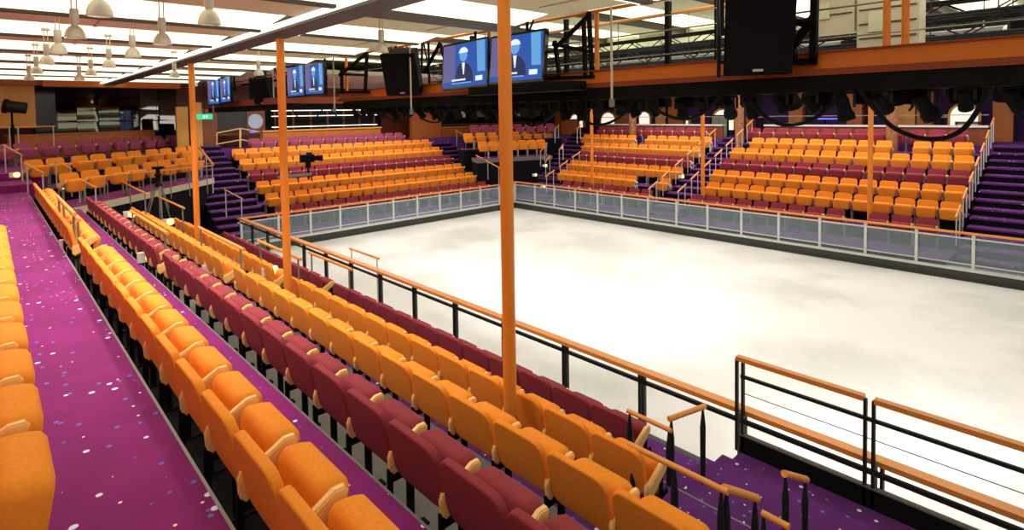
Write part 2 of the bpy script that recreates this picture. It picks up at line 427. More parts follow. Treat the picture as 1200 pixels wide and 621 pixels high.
# far right bank, faces -X, two blocks
b1 = [(17.2, 12.95, 8, ()), (18.2, 12.7, 11, (8, 9)), (18.4, 12.7, 11, ()), (18.5, 12.8, 11, ()), (19.1, 12.85, 12, ()), (19.9, 12.9, 13, (6,)), (19.6, 13.6, 11, ())]
b2 = [(10.7, 3.7, 13, (9,)), (10.6, 3.3, 14, ()), (10.85, 3.35, 14, ()), (10.9, 3.4, 14, ()), (10.95, 3.45, 14, ()), (10.55, 3.6, 13, (9,)), (11.1, 3.9, 13, ())]
for k in range(7):
    z, x = FR[k]; c = ['maroon', 'orange', 'orange', 'maroon', 'orange', 'orange', 'maroon'][k]; w = 'orange' if c == 'orange' else 'dark red'
    for nm, (y0, y1, n, sk) in (('far middle block', b1[k]), ('far right block', b2[k])):
        seat_row((x+.85, y0), (x+.85, y1), n, z, PI, c, w, 'silver', skip=sk, ref='the left', row='%s row of %s' % (ORD[k+1], nm))
# angled corner blocks
def corner(pa, pb, ztop, n, yaw, c, w, row, ref):
    a = at(*pa, z=ztop); b = at(*pb, z=ztop); fl = ztop-.62; paired = ref == 'the left' and pa[0] < 300
    if paired: n = int((b-a).length/1.28)*2
    d = (b-a).normalized(); f = Vector((math.cos(yaw), math.sin(yaw), 0))
    offs = [(.64*(i // 2*2)+.575*(i % 2))/(.64*(n-2)+.575) for i in range(n)] if paired else None
    seat_row((a.x-f.x*.1, a.y-f.y*.1), (b.x-f.x*.1, b.y-f.y*.1), n, fl, yaw, c, w, 'silver', ref=ref, row=row, offs=offs)
    bm = bmesh.new(); q = [a+f*.55-d*.45, b+f*.55+d*.45, b-f*.7+d*.45, a-f*.7-d*.45]
    prism(bm, [(p.x, p.y) for p in q], fl-.2, fl)
    prism(bm, [(p.x, p.y) for p in [q[0]-f*.05, q[1]-f*.05, q[2], q[3]]], -.2, fl-.2, 1)
    for fc in bm.faces:
        if abs(fc.calc_center_median().z-(fl-.1)) < .01: fc.material_index = 2
    struct('floor', bm, None, mats=['carpet', 'drape', 'cream' if 'front' in row and paired else ('grey' if 'front' in row else 'drape')])
    return a, b
YW = R(32-90)
LC = [((84, 212), (228, 190), 2.78, 7, 'orange', 'orange', 'front row of left corner platform'),
      ((42, 196), (228, 177), 3.06, 8, 'orange', 'orange', 'second row of left corner platform'),
      ((4, 177), (215, 163), 3.44, 9, 'plum', 'plum red', 'back row of left corner platform')]
for pa, pb, zt, n, c, w, rn in LC: corner(pa, pb, zt, n, YW, c, w, rn, 'the left')
YM = R(-25-90)
MC = [((566, 171), (634, 168), 2.75, 7, 'orange', 'orange', 'front row of middle corner block'),
      ((549, 161), (641, 157), 3.15, 8, 'orange', 'orange', 'second row of middle corner block'),
      ((556, 151), (645, 149), 3.55, 8, 'plum', 'plum red', 'back row of middle corner block')]
for pa, pb, zt, n, c, w, rn in MC: corner(pa, pb, zt, n, YM, c, w, rn, 'the left')

for s in SLOTS:
    q = pix(s['p']+Vector((0, 0, .6)))
    s['vis'] = q is not None and -400 < q[0] < 1260 and 0 < q[1] < 690
    s['size'] = 1/q[2] if q else 9
SLOTS = [s for s in SLOTS if s['vis']]
SLOTS.sort(key=lambda s: -s['size'])
print('SEATS', len(SLOTS))
for s in SLOTS[:298]:
    r = empty('theatre_seat', s['p'], s['yaw'], s['label'], 'seat', s['group'])
    ms = seat_parts(s['col'])
    def child(nm, me, loc=(0, 0, 0)):
        o = bpy.data.objects.new(nm, me); COL.objects.link(o); o.parent = r; o.location = loc; return o
    child('backrest', ms['backrest']); child('seat_cushion', ms['seat_cushion'])
    child('armrest', ARM, (0, .275, 0)); child('leg', LEG[s['leg']], (0, .275, 0))
    if s['last'] or s['i'] == 0:
        child('armrest', ARM, (0, -.275, 0)); child('leg', LEG[s['leg']], (0, -.275, 0))
bm = bmesh.new(); names = ['orange', 'maroon', 'plum', 'arm', 'silver', 'black']
for s in SLOTS[298:]:
    mt = Matrix.Translation(s['p']) @ Matrix.Rotation(s['yaw'], 4, 'Z'); ms = seat_parts(s['col'])
    for me, mi, off in ((ms['backrest'], names.index(s['col']), 0), (ms['seat_cushion'], names.index(s['col']), 0), (ARM, 3, .275), (LEG[s['leg']], names.index(s['leg']), .275)):
        k = len(bm.verts); kf = len(bm.faces); bm.from_mesh(me); bm.verts.ensure_lookup_table(); bm.faces.ensure_lookup_table()
        m2 = mt @ Matrix.Translation((0, off, 0))
        for v in bm.verts[k:]: v.co = m2 @ v.co
        for f in bm.faces[kf:]: f.material_index = mi; f.smooth = True
o = obj('theatre_seats', bm, None, mats=names)
tag(o, 'distant orange and dark red folding seats filling the rest of the far stands', 'seats', kind='stuff')

# ================================================================== RINK BARRIERS
def barrier(name, label, axis, c, a, b, posts, ztop, far=True, base=.26):
    """axis 'y': runs along Y at x=c, 'x': runs along X at y=c"""
    def P(t, z, o=0): return (c+o, t, z) if axis == 'y' else (t, c+o, z)
    def bx(t0, t1, z0, z1, o0, o1):
        p, q = P(t0, z0, o0), P(t1, z1, o1); return tuple(map(min, zip(p, q))), tuple(map(max, zip(p, q)))
    r = empty(name, P(a, 0), 0, label, 'rink barrier')
    inv = Vector(P(a, 0))
    def part(nm, bm, m, **k):
        for v in bm.verts: v.co -= inv
        return obj(nm, bm, m, r, **k)
    if far:
        part('handrail', B(bx(a, b, ztop-.045, ztop, -.05, .05)), 'rail')
        part('mid_rail', B(bx(a, b, ztop-.17, ztop-.135, -.025, .025)), 'silver')
        part('lower_rail', B(bx(a, b, base+.14, base+.165, -.02, .02)), 'silver')
        part('sill', B(bx(a, b, base-.02, base+.05, -.07, .1)), 'silver')
        part('kickboard', B(bx(a, b, 0, base-.02, -.05, .05), bx(a, b, .0, .03, -.1, .1), bx(a, b, .10, .115, -.06, .06)), 'dgrey')
        g0, g1 = base+.05, ztop-.17
    else:
        part('handrail', B(bx(a, b, ztop-.05, ztop, -.06, .06)), 'rail')
        part('mid_rail', B(bx(a, b, ztop-.17, ztop-.13, -.02, .02)), 'darkmetal')
        part('kickboard', B(bx(a, b, 0, .5, -.04, .04)), 'dgrey')
        g0, g1 = .5, ztop-.17
    ps = sorted(posts)
    for t in ps:
        if far: part('post', B(bx(t-.035, t+.035, base, ztop-.045, -.03, .03)), 'silver')
        else: part('post', B(bx(t-.04, t-.015, .0, ztop-.05, -.03, .03), bx(t+.015, t+.04, .0, ztop-.05, -.03, .03)), 'darkmetal')
    for t0, t1 in zip(ps[:-1], ps[1:]):
        part('glass_panel', B(bx(t0+.05, t1-.05, g0, g1, -.006, .006)), 'glass' if far else 'clear')
    return r
barrier('rink_barrier', 'long glass rink barrier with orange handrail in front of the far right stand', 'y', 17.95, -2.3, 19.2, [17.86-1.185*k for k in range(18)]+[19.15], 1.22)
barrier('rink_barrier', 'glass rink barrier with orange handrail in front of the far left stand', 'x', 19.2, 5.8, 17.95, [7.08+1.1*k for k in range(10)]+[17.9, 5.9], 1.17)
barrier('rink_railing', 'long orange topped railing with clear glass along the near edge of the ice', 'y', 5.70, -2.6, 18.6, [2.65+1.24*k for k in range(-4, 13)], 1.28, far=False, base=.1)

# tall guard railing on the landing
r = empty('guard_railing', (5.6, 2.6, .86), 0, 'tall open guard railing with orange top on the purple landing at lower right', 'railing')
def gp(nm, bm, m):
    for v in bm.verts: v.co -= Vector((5.6, 2.6, .86))
    return obj(nm, bm, m, r)
zt = 1.86
gp('handrail', B(((5.565, 1.50, zt-.045), (5.635, 2.66, zt))), 'rail'); gp('handrail', B(((5.565, -1.5, zt-.045), (5.635, 1.42, zt))), 'rail')
gp('crossbar', B(((5.585, -1.5, 1.64), (5.615, 2.62, 1.67))), 'darkmetal'); gp('cable_line', B(((5.597, -1.5, 1.48), (5.603, 2.62, 1.486))), 'darkmetal')
gp('crossbar', B(((5.585, -1.5, 1.17), (5.615, 2.62, 1.205))), 'darkmetal')
gp('kickboard', B(((5.58, -1.5, .86), (5.62, 2.62, 1.04))), 'black')
gp('kick_cap', B(((5.575, -1.5, 1.04), (5.625, 2.62, 1.055))), 'steel')
for y in (2.63, 1.46, .29, -.88):
    gp('post', B(((5.58, y-.045, .86), (5.62, y-.02, zt-.03)), ((5.58, y+.02, .86), (5.62, y+.045, zt-.03))), 'darkmetal')
    gp('glass_fin', B(((5.592, y-.02, .9), (5.608, y+.02, zt-.05))), 'clear')

# ================================================================== HANDRAILS
def handrail(p, q, label, group=None, drop=.95, r_=.022, posts=2, mpost='darkmetal', taper=True, mr='rail', inset=.06, ground=None):
    p, q = Vector(p), Vector(q); o = empty('handrail', p, 0, label, 'handrail', group)
    bm = T((0, 0, 0), q-p, r_, 12); obj('grip', bm, mr, o, smooth=True)
    L = (q-p).length
    for i in range(posts):
        t = inset+(1-2*inset)*(i/(posts-1) if posts > 1 else .5); a = (q-p)*t
        zb = (ground-p.z) if ground is not None else a.z-drop
        bm = bmesh.new()
        if taper:
            tube(bm, a-Vector((0, 0, .015)), (a.x, a.y, a.z-.2), .009, 10, .028); tube(bm, (a.x, a.y, a.z-.2), (a.x, a.y, zb), .028, 10, .022)
        else: tube(bm, a, (a.x, a.y, zb), .016, 8)
        obj('post', bm, mpost, o, smooth=True)
    return o
# rails behind the first seats beyond the cross aisle
for j, (x, z, y0, y1) in enumerate([(.84, 3.12, 9.6, 12.0), (.92, 2.98, 10.0, 12.3), (1.79, 2.82, 8.95, 11.0), (1.98, 2.64, 9.9, 12.9), (2.76, 2.42, 8.9, 11.35), (3.70, 2.06, 9.1, 11.1), (4.64, 1.68, 9.2, 11.0)]):
    if j == 2: continue
    handrail((x, y0, z), (x, y1, z), 'orange wooden handrail on steel posts at the cross aisle, %s from the wide aisle' % ORD[j+1 if j < 2 else j], 'cross aisle handrails', drop=.98, mpost='steel', posts=2, taper=False, r_=.027, ground=TIER[min(5, [1, 1, 1, 2, 3, 4, 5][j])][0])
g = handrail((5.8, 11.57, 1.46), (5.8, 10.31, 1.46), 'raised orange rail on pale posts above the long rink railing', drop=1.4, mpost='silver', taper=False)
def hr(pa, xa, pb, xb, label, ground, **k): return handrail(at(*pa, x=xa), at(*pb, x=xb), label, 'short handrails on the near right steps', ground=ground, **k)
hr((736, 520), 3.68, (853, 577), 3.68, 'orange handrail with black posts running past the end of the lower orange row', .9, posts=3)
hr((893, 601), 3.68, (925, 618), 3.68, 'short piece of orange handrail low at the bottom beside the purple steps', .9)
hr((735, 481), 4.55, (787, 505), 4.55, 'short orange handrail at the end of the front dark red row', .5)
hr((784, 491), 4.55, (826, 476), 5.05, 'short sloping orange handrail leading down towards the ice beside the steps', .5, r_=.026)
hr((849, 572), 3.70, (887, 584), 4.05, 'stubby brown handrail on two black spindles in the middle of the steps', .9, r_=.03)
hr((729, 598), 2.72, (795, 612), 3.05, 'stubby brown handrail nearest the camera at the bottom edge', 1.3, r_=.03)
hr((919, 555), 4.5, (945, 562), 4.9, 'stubby brown handrail furthest right, on the purple landing', .86, r_=.028)

# short rails along the far flights
def short_rails(x0, dx, dz, y, z0, n, where, grp):
    for k in range(n):
        x = x0+dx*k; z = z0+dz*k
        handrail((x, y, z), (x+.62, y, z+.25), 'short orange handrail, %s step up %s' % (ORD[k+1], where), grp, drop=.8, r_=.03, mpost='silver', taper=False, inset=.12)
short_rails(18.75, .95, .385, 12.45, 1.35, 6, 'on the left of the middle flight', 'rails left of the middle flight')
short_rails(18.75, .95, .385, 11.2, 1.35, 7, 'on the right of the middle flight', 'rails right of the middle flight')
short_rails(19.0, .95, .385, 2.98, 1.4, 7, 'beside the wide purple flight at right', 'rails beside the wide flight')
short_rails(19.1, .95, .385, 18.3, 1.4, 3, 'on the right of the corner flight', 'rails right of the corner flight')
for k in range(5):
    a = at(*[(655, 176), (639, 190), (633, 178), (676, 152), (650, 152)][k], x=[20.5, 19.6, 20.2, 22.5, 22.8][k])
    handrail(a, a+Vector((.6, .25, .25)), 'short orange handrail on the corner flight, %s' % ['beside its fourth tread', 'at its foot', 'on its left edge', 'near its top right', 'near its top left'][k], 'rails on the corner flight', drop=.75, r_=.028, mpost='silver', taper=False)
# longer rails of the two left flights
def pr(pa, pb, y, label, drop=.9, m='rail', mp='silver', posts=3, r_=.025, grp=None):
    return handrail(at(*pa, y=y), at(*pb, y=y), label, grp, drop=drop, mpost=mp, taper=False, posts=posts, r_=r_, mr=m)
a = at(227, 165, y=22.6); b = at(250, 193, y=20.35)
handrail(a, b, 'orange handrail sloping down beside the left stairs, behind the second pole', None, drop=1.0, mpost='silver', taper=False, posts=4, r_=.035)
handrail(at(116, 207, y=19.4), at(249, 194, y=20.3), 'thin orange guard rail along the front of the left corner platform', None, drop=.9, mpost='steel', taper=False, posts=6, r_=.022)
handrail(at(263, 222, y=20.2), at(284, 233, y=19.3), 'pale handrail at the foot of the left stairs', None, drop=.9, mpost='silver', taper=False, posts=2)
handrail(at(122, 203, x=2.9), at(174, 228, x=2.9), 'orange handrail in front of the tripod camera', None, drop=.9, mpost='steel', taper=False, posts=3, r_=.024)
handrail(at(185, 230, x=3.4), at(216, 244, x=3.4), 'lower orange handrail to the right of the tripod', None, drop=.9, mpost='steel', taper=False, posts=2, r_=.024)
for k, (pa, pb, y) in enumerate([((4, 170), (26, 182), 21.0), ((30, 192), (51, 203), 19.0), ((64, 188), (84, 198), 20.5), ((91, 209), (113, 220), 18.6)]):
    handrail(at(*pa, y=y+.5), at(*pb, y=y-.5), 'short sloping handrail on the left corner platform, %s from the left' % ORD[k+1], 'rails of the left corner platform', drop=.8, mpost='silver', taper=False, posts=2, r_=.022)
handrail(at(533, 152, y=26), at(571, 173, y=22.5), 'orange handrail sloping down right of the far left seats', None, drop=.9, mpost='silver', taper=False, posts=4, r_=.03)
handrail(at(558, 182, y=22.3), at(586, 197, y=20.3), 'lower orange handrail sloping to the rink corner', None, drop=.9, mpost='silver', taper=False, posts=3, r_=.03)
for s, (u0, u1, v0, v1) in enumerate([(254, 281, 156, 150.5), (282, 306, 150.5, 155)]):
    r = empty('barrier_gate', at(u0, 178, y=27.6), 0, 'pale folding gate leaf at the top of the left stairs, %s leaf' % ['left', 'right'][s], 'gate', 'folding gate leaves')
    bm = bmesh.new(); y = 27.6
    A, Bq, Cc, D = at(u0, v0, y=y), at(u1, v1, y=y), at(u1, v1+27, y=y), at(u0, v0+26, y=y)
    for p, q in ((A, Bq), (Bq, Cc), (Cc, D), (D, A), ((A+D)/2, (Bq+Cc)/2)): tube(bm, p-r.location, q-r.location, .03, 8)
    obj('frame', bm, 'arm', r)

# ================================================================== POLES
def pole(x, y, z0, z1, rad, label, grp):
    r = empty('support_pole', (x, y, z0), 0, label, 'pole', grp)
    bm = bmesh.new(); lathe(bm, [(rad, 0), (rad, z1-z0)], 24); obj('shaft', bm, 'pole', r, smooth=True)
    bm = bmesh.new(); lathe(bm, [(0, .02), (rad*1.5, .02), (rad*1.5, 0)], 24); obj('base_collar', bm, 'pole', r, smooth=True)
for y, l in ((3.85, 'tall orange round pole in the centre standing among the near seats'), (9.17, 'tall orange round pole second from left beside the rink railing'), (14.5, 'tall orange round pole furthest left at the end of the stands')):
    pole(3.5, y, 1.30, CZ-.12, .062, l, 'orange poles of the near stand')
for y, l in ((5.2, 'thin orange pole in the right block of the far stand'), (10.72, 'thin orange pole beside the middle flight of the far stand'), (16.05, 'thin orange pole in the middle block of the far stand')):
    pole(19.75, y, .79 if y < 9 else .6, 5.75, .07, l, 'orange poles of the far stand')

# ================================================================== CEILING LAMPS
def lamp(x, y, label, s=.58):
    r = empty('pendant_lamp', (x, y, 5.24), 0, label, 'lamp', 'bell shaped pendant lamps')
    S = Matrix.Scale(s, 4)
    bm = bmesh.new(); lathe(bm, [(.155, 0), (.165, .0), (.16, .02), (.15, .08), (.125, .15), (.085, .205), (.05, .225), (.05, .21), (.08, .19), (.118, .14), (.142, .075), (.155, 0)], 28); obj('shade', xform(bm, S), 'shade', r, smooth=True)
    bm = bmesh.new(); lathe(bm, [(0, .52), (.062, .52), (.07, .49), (.07, .30), (.05, .22), (0, .22)], 16); obj('socket_housing', xform(bm, S), 'shade', r, smooth=True)
    bm = bmesh.new(); tube(bm, (-.022, 0, .26), (-.022, 0, .70), .006, 8); tube(bm, (.022, 0, .26), (.022, 0, .70), .006, 8); box(bm, (-.05, -.04, .50), (.05, .04, .53)); obj('hanger', bm, 'cream', r)
    bm = bmesh.new(); lathe(bm, [(0, .19), (.03, .19), (.055, .13), (.05, .08), (0, .06)], 14); obj('bulb', xform(bm, S), 'thin', r, smooth=True)
    l = bpy.data.lights.new('lamp_beam', 'SPOT'); l.energy = 120; l.spot_size = R(130); l.spot_blend = .8; l.shadow_soft_size = .06; l.color = (1, .93, .8)
    o = bpy.data.objects.new('lamp_beam', l); COL.objects.link(o); o.parent = r; o.location = (0, 0, .02)
yl = [5.68, 7.38, 9.2, 11.0, 13.3, 15.6]
for i, y in enumerate(yl): lamp(.72, y, 'grey bell pendant lamp in the left line over the wide aisle, %s from the camera' % ORD[i+1])
for i, y in enumerate([5.62, 7.46, 9.23, 11.23, 13.4, 15.2]): lamp(1.52, y, 'grey bell pendant lamp in the second line from the left, %s from the camera' % ORD[i+1])
for u, v, x, l in ((447, 54, 3.95, 'grey bell pendant lamp left of the big pair of screens'), (303, 78, 4.1, 'grey bell pendant lamp just left of the second orange pole'), (227, 95, 4.1, 'grey bell pendant lamp above the leftmost screens'), (205, 97, 2.9, 'grey bell pendant lamp beside the leftmost orange pole top')):
    p = at(u, v, x=x); lamp(p.x, p.y, l)

# ================================================================== CATWALK OVER THE ICE
cw = empty('lighting_catwalk', (7.6, 8, 4.6), 0, 'long orange steel lighting catwalk hung over the edge of the ice', 'catwalk')
def cp(nm, bm, m, **k):
    for v in bm.verts: v.co -= Vector((7.6, 8, 4.6))
    return obj(nm, bm, m, cw, **k)
X0 = 7.62
cp('web_plate', B(((X0, -3, 4.88), (X0+.02, 15.6, 5.09))), 'beam')
cp('top_flange', B(((X0-.05, -3, 5.08), (X0+.12, 15.6, 5.10))), 'flange')
cp('bottom_flange', B(((X0-.10, -3, 4.80), (X0+.15, 15.6, 4.88))), 'flange')
bm = bmesh.new(); lathe(bm, [(0, 0), (.12, 0), (.12, .09), (0, .09)], 20, (X0, 15.6, 4.80)); cp('rounded_end', bm, 'beam')
cp('lighting_track', B(((X0-.08, -3, 4.60), (X0+.35, 15.2, 4.79))), 'black')
cp('deck', B(((X0+.12, -3, 4.86), (9.0, 15.6, 4.90))), 'black')
cp('far_web_plate', B(((9.0, -3, 4.85), (9.04, 15.6, 5.09))), 'flange')
for s, (x, z, y1) in enumerate(((X0+.05, 6.10, 15.4), (9.0, 6.12, 15.4), (X0+.05, 5.62, 15.4))):
    cp('guard_rail', T((x, -3, z), (x, y1, z), .028 if s < 2 else .012, 10), 'pole' if s < 2 else 'steel')
g1, g2 = at(1039, 45, x=X0+.05).y, at(1061, 45, x=X0+.05).y
for y in (g1, g2, 3.2, 6.1, 8.9, 12.0, 15.2):
    cp('guard_post', T((X0+.05, y, 5.09), (X0+.05, y, 6.6 if y in (g1, g2) else 6.1), .04, 10), 'pole')
for y in (4.4, 5.3, 7.6, 10.6, 13.4):
    cp('channel_upright', B(((8.55, y-.04, 4.9), (8.63, y+.04, 6.25))), 'black')
for z in (5.35, 5.75, 6.0): cp('grey_wire', T((8.5, -3, z), (8.5, 15, z), .01, 6), 'steel')
# box trusses beyond
def truss(x, z, y0, y1, m, label, s=.3):
    r = empty('lighting_truss', (x, y0, z), 0, label, 'truss', 'lighting trusses over the ice'); L = y1-y0
    bm = bmesh.new()
    for dx, dz in ((0, 0), (s, 0), (0, s), (s, s)): tube(bm, (dx, 0, dz), (dx, L, dz), .024, 8)
    obj('chord', bm, m, r)
    bm = bmesh.new(); n = int(L/.5)
    for i in range(n):
        a, b = i*L/n, (i+1)*L/n
        for dx in (0, s): tube(bm, (dx, a, 0 if i % 2 else s), (dx, b, s if i % 2 else 0), .012, 6)
        tube(bm, (0, a, 0), (s, b, 0), .01, 6)
    obj('bracing', bm, m, r)
    for k in range(3):
        obj('hanger_rod', T((s/2, L*(.15+.35*k), s), (s/2, L*(.15+.35*k), 6.6-z), .012, 6), m, r)
truss(9.7, 5.35, -2, 14, 'darkmetal', 'grey box truss directly behind the orange catwalk')
truss(11.2, 5.75, -2, 16, 'black', 'black box truss second behind the catwalk')
truss(12.9, 5.45, -1, 17, 'steel', 'grey box truss third behind the catwalk')
truss(14.6, 5.9, -1, 17, 'black', 'black box truss furthest behind the catwalk')
# duct boxes / machinery on the far catwalk
def ribbed(name, a, b, label, cat, m='cream', nr=7, grp=None):
    a, b = Vector(a), Vector(b); r = empty(name, a, 0, label, cat, grp); s = b-a
    obj('casing', B(((0, 0, 0), tuple(s))), m, r)
    bm = bmesh.new()
    for i in range(1, nr): box(bm, (-.015, .03, s.z*i/nr-.008), (0, s.y-.03, s.z*i/nr+.008))
    obj('rib', bm, 'tee', r)
    obj('service_plate', B(((-.03, s.y*.55, s.z*.2), (-.015, s.y*.8, s.z*.4))), 'tan', r)
p = at(1077, 57, x=9.25); q = at(1004, 57, x=9.25)
ribbed('air_handler', (9.25, p.y, p.z), (9.6, q.y, 6.6), 'large beige ribbed shutter panel standing above the catwalk at upper right', 'air handler')
p = at(1001, 36, x=9.3); q = at(950, 36, x=9.3)
ribbed('duct_box', (9.3, p.y, p.z), (9.62, q.y, 6.6), 'beige duct box just right of the large hanging speaker', 'duct', nr=4)
for k, (u0, u1, v0) in enumerate(((680, 706, 62), (708, 732, 58), (734, 760, 55), (762, 800, 52), (802, 845, 46))):
    p = at(u1-2, v0, x=13.0); q = at(u0, v0, x=13.0)
    ribbed('duct_box', (13.6, p.y, p.z), (13.9, q.y, 6.6), 'grey beige duct box high behind the catwalk, %s from the left' % ORD[k+1], 'duct', m='tan', nr=2, grp='duct boxes behind the catwalk')
# second bridge that carries the far screens
br = empty('screen_bridge', (7, 20, 4.7), 0, 'dark bridge carrying the small distant screens above the left stairs', 'bridge')
def bp(nm, bm, m):
    for v in bm.verts: v.co -= Vector((7, 20, 4.7))
    return obj(nm, bm, m, br)
bp('beam', B(((6.5, 16.5, 4.78), (7.0, 25.0, 4.98))), 'flange')
bp('lower_beam', B(((6.6, 16.5, 4.60), (6.9, 25.0, 4.78))), 'black')
bp('cross_beam', B(((6.9, 16.7, 4.78), (13.5, 17.1, 4.98))), 'flange')
bp('lower_cross_beam', B(((6.9, 16.8, 4.60), (13.5, 17.0, 4.78))), 'black')
for y in (17.3, 19.0, 20.4, 22.6): bp('frame', B(((6.7, y-.04, 4.98), (6.78, y+.04, 5.75)), ((6.7, y, 5.5), (6.78, y+.9, 5.56))), 'black')
bp('guard_rail', T((6.6, 16.5, 5.65), (6.6, 25, 5.65), .025), 'beam')
# cable trays / grilles seen among the gear
for k, (x, y, z) in enumerate(((10.0, 12.2, 5.1), (10.1, 10.6, 5.05), (10.3, 8.0, 5.15), (10.3, 6.2, 5.2), (10.2, 4.7, 5.25), (11.6, 9.5, 5.3), (11.8, 7.0, 5.4), (11.5, 3.2, 5.5), (9.9, .9, 5.3), (10.0, 2.0, 5.35), (11.9, 1.2, 5.6))):
    x += .0 if z > 5.45 else (.55 if x < 10.6 else -.35)
    r = empty('winch_motor', (x, y, z), R(20*k), 'small rigging winch among the trusses above the ice, %s counted from the far end' % ORD[k+1], 'winch', 'rigging winches')
    bm = bmesh.new(); tube(bm, (-.14, 0, 0), (.14, 0, 0), .09, 14); obj('drum', bm, ['darkmetal', 'silver', 'black'][k % 3], r)
    obj('gearbox', B(((.14, -.1, -.1), (.3, .1, .1))), 'black', r); obj('chain_bag', B(((-.06, -.06, -.3), (.08, .06, -.1))), ['black', 'cream'][k % 2], r)
    obj('hook_rod', T((0, 0, .08), (0, 0, 6.6-z), .008, 6), 'darkmetal', r)
# ================================================================== SCREENS
def screen(corners, label, grp, thick=.09):
    "corners: top-left, top-right, bottom-right, bottom-left of the display in the hall"
    tl, tr, brr, bl = [Vector(c) for c in corners]; o = (tl+tr+brr+bl)/4
    ex = (tr-tl).normalized(); ez = ((tl-bl)+(tr-brr)).normalized(); ny = ex.cross(ez).normalized(); ez = ny.cross(ex)*-1
    ez = ny.cross(ex).normalized() if (ny.cross(ex)).dot(tl-bl) > 0 else -(ny.cross(ex)).normalized()
    front = ny if ny.dot(CAM-o) > 0 else -ny
    w = ((tr-tl).length+(brr-bl).length)/2; h = ((tl-bl).length+(tr-brr).length)/2
    r = empty('television', o, 0, label, 'television', grp)
    def slab(x0, x1, z0, z1, d0, d1):
        bm = bmesh.new(); vs = box(bm, (x0, d0, z0), (x1, d1, z1))
        for v in vs: c = v.co.copy(); v.co = ex*c.x + front*c.y + ez*c.z
        bmesh.ops.recalc_face_normals(bm, faces=bm.faces); return bm
    obj('casing', slab(-w/2, w/2, -h/2, h/2, -thick, 0), 'blackgloss', r)
    W2, H2 = w/2-.04, h/2-.045
    obj('display', slab(-W2, W2, -H2, H2, 0, .004), 'screen', r)
    def poly(pts, d, m):
        bm = bmesh.new(); A = [bm.verts.new(ex*x*W2+front*d+ez*y*H2) for x, y in pts]; Q = [bm.verts.new(ex*x*W2+front*(d+.002)+ez*y*H2) for x, y in pts]
        n = len(pts); bm.faces.new(Q); bm.faces.new(A[::-1])
        for i in range(n): bm.faces.new((A[i], A[(i+1) % n], Q[(i+1) % n], Q[i]))
        bmesh.ops.recalc_face_normals(bm, faces=bm.faces); return bm, m
    def put(nm, pts, d, m): b, mm = poly(pts, d, m); obj(nm, b, mm, r)
    put('picture_brickwork', [(-1, -.75), (-.42, -.75), (-.42, 1), (-1, 1)], .0045, 'screen_rose')
    put('picture_window', [(.62, -.4), (.95, -.4), (.9, 1), (.55, 1)], .0045, 'screen_light')
    put('picture_suit', [(-.38, -.8), (.42, -.8), (.40, -.35), (.25, -.05), (.05, .1), (-.12, .1), (-.28, -.05), (-.36, -.4)], .007, 'screen_dark')
    put('picture_face', [(.045*math.cos(t)*4-.03, .45+.3*math.sin(t)) for t in [2*PI*i/16 for i in range(16)]], .009, 'screen_light')
    put('picture_hair', [(-.03+.21*math.cos(t), .56+.26*math.sin(t)) for t in [PI*i/10 for i in range(11)]], .011, 'screen_white')
    put('picture_shirt', [(-.09, .1), (.05, .1), (.02, -.45), (-.02, -.45)], .0095, 'screen_white')
    put('picture_caption', [(-.55, -.72), (.1, -.72), (.1, -.64), (-.55, -.64)], .012, 'screen_white')
    put('picture_caption', [(-.55, -.86), (.35, -.86), (.35, -.80), (-.55, -.80)], .012, 'screen_light')
    put('picture_badge', [(.55, -.8), (.85, -.8), (.85, -.58), (.55, -.58)], .012, 'screen_white')
    bm = bmesh.new(); t = -front*thick
    bar(bm, t, t-front*.25+Vector((0, 0, .05)), .12, .12)
    tube(bm, t-front*.22, t-front*.22+Vector((0, 0, (6.6 if o.x > 6.3 else 5.95)-o.z)), .03, 8)
    obj('bracket', bm, 'black', r)
    return r
def tvpix(pts, plane, label, grp):
    cs = [at(u, v, x=plane[i] if isinstance(plane, (list, tuple)) else plane) for i, (u, v) in enumerate(pts)]
    return screen(cs, label, grp)
G = 'wall screens hung in pairs'
tvpix([(512, 57), (566, 46), (578, 97), (525, 104)], [7.22, 7.22, 7.15, 7.15], 'large hanging television in the centre, left one of the pair behind the tall pole', G)
tvpix([(568, 46), (632, 36), (644, 91), (580, 98)], [7.22, 7.22, 7.15, 7.15], 'large hanging television in the centre, right one of the pair behind the tall pole', G)
tvpix([(332, 82), (352, 78), (361, 110), (341, 112)], 6.4, 'smaller hanging television just right of the second orange pole, left of its pair', G)
tvpix([(353, 78), (375, 75), (384, 108), (362, 110)], 6.4, 'smaller hanging television just right of the second orange pole, right of its pair', G)
tvpix([(240, 98), (253, 96), (261, 118), (247, 119)], 6.2, 'smallest distant television at the left, left of its pair', G)
tvpix([(254, 96), (267, 93), (273, 116), (262, 118)], 6.2, 'smallest distant television at the left, right of its pair', G)
# ledge box under the large pair
o = obj('screen_shelf', B(((7.1, 6.2, 4.78), (7.5, 8.9, 4.92)), ((7.05, 6.1, 4.76), (7.5, 9.0, 4.78))), 'black'); tag(o, 'black shelf box under the large pair of screens', 'shelf')

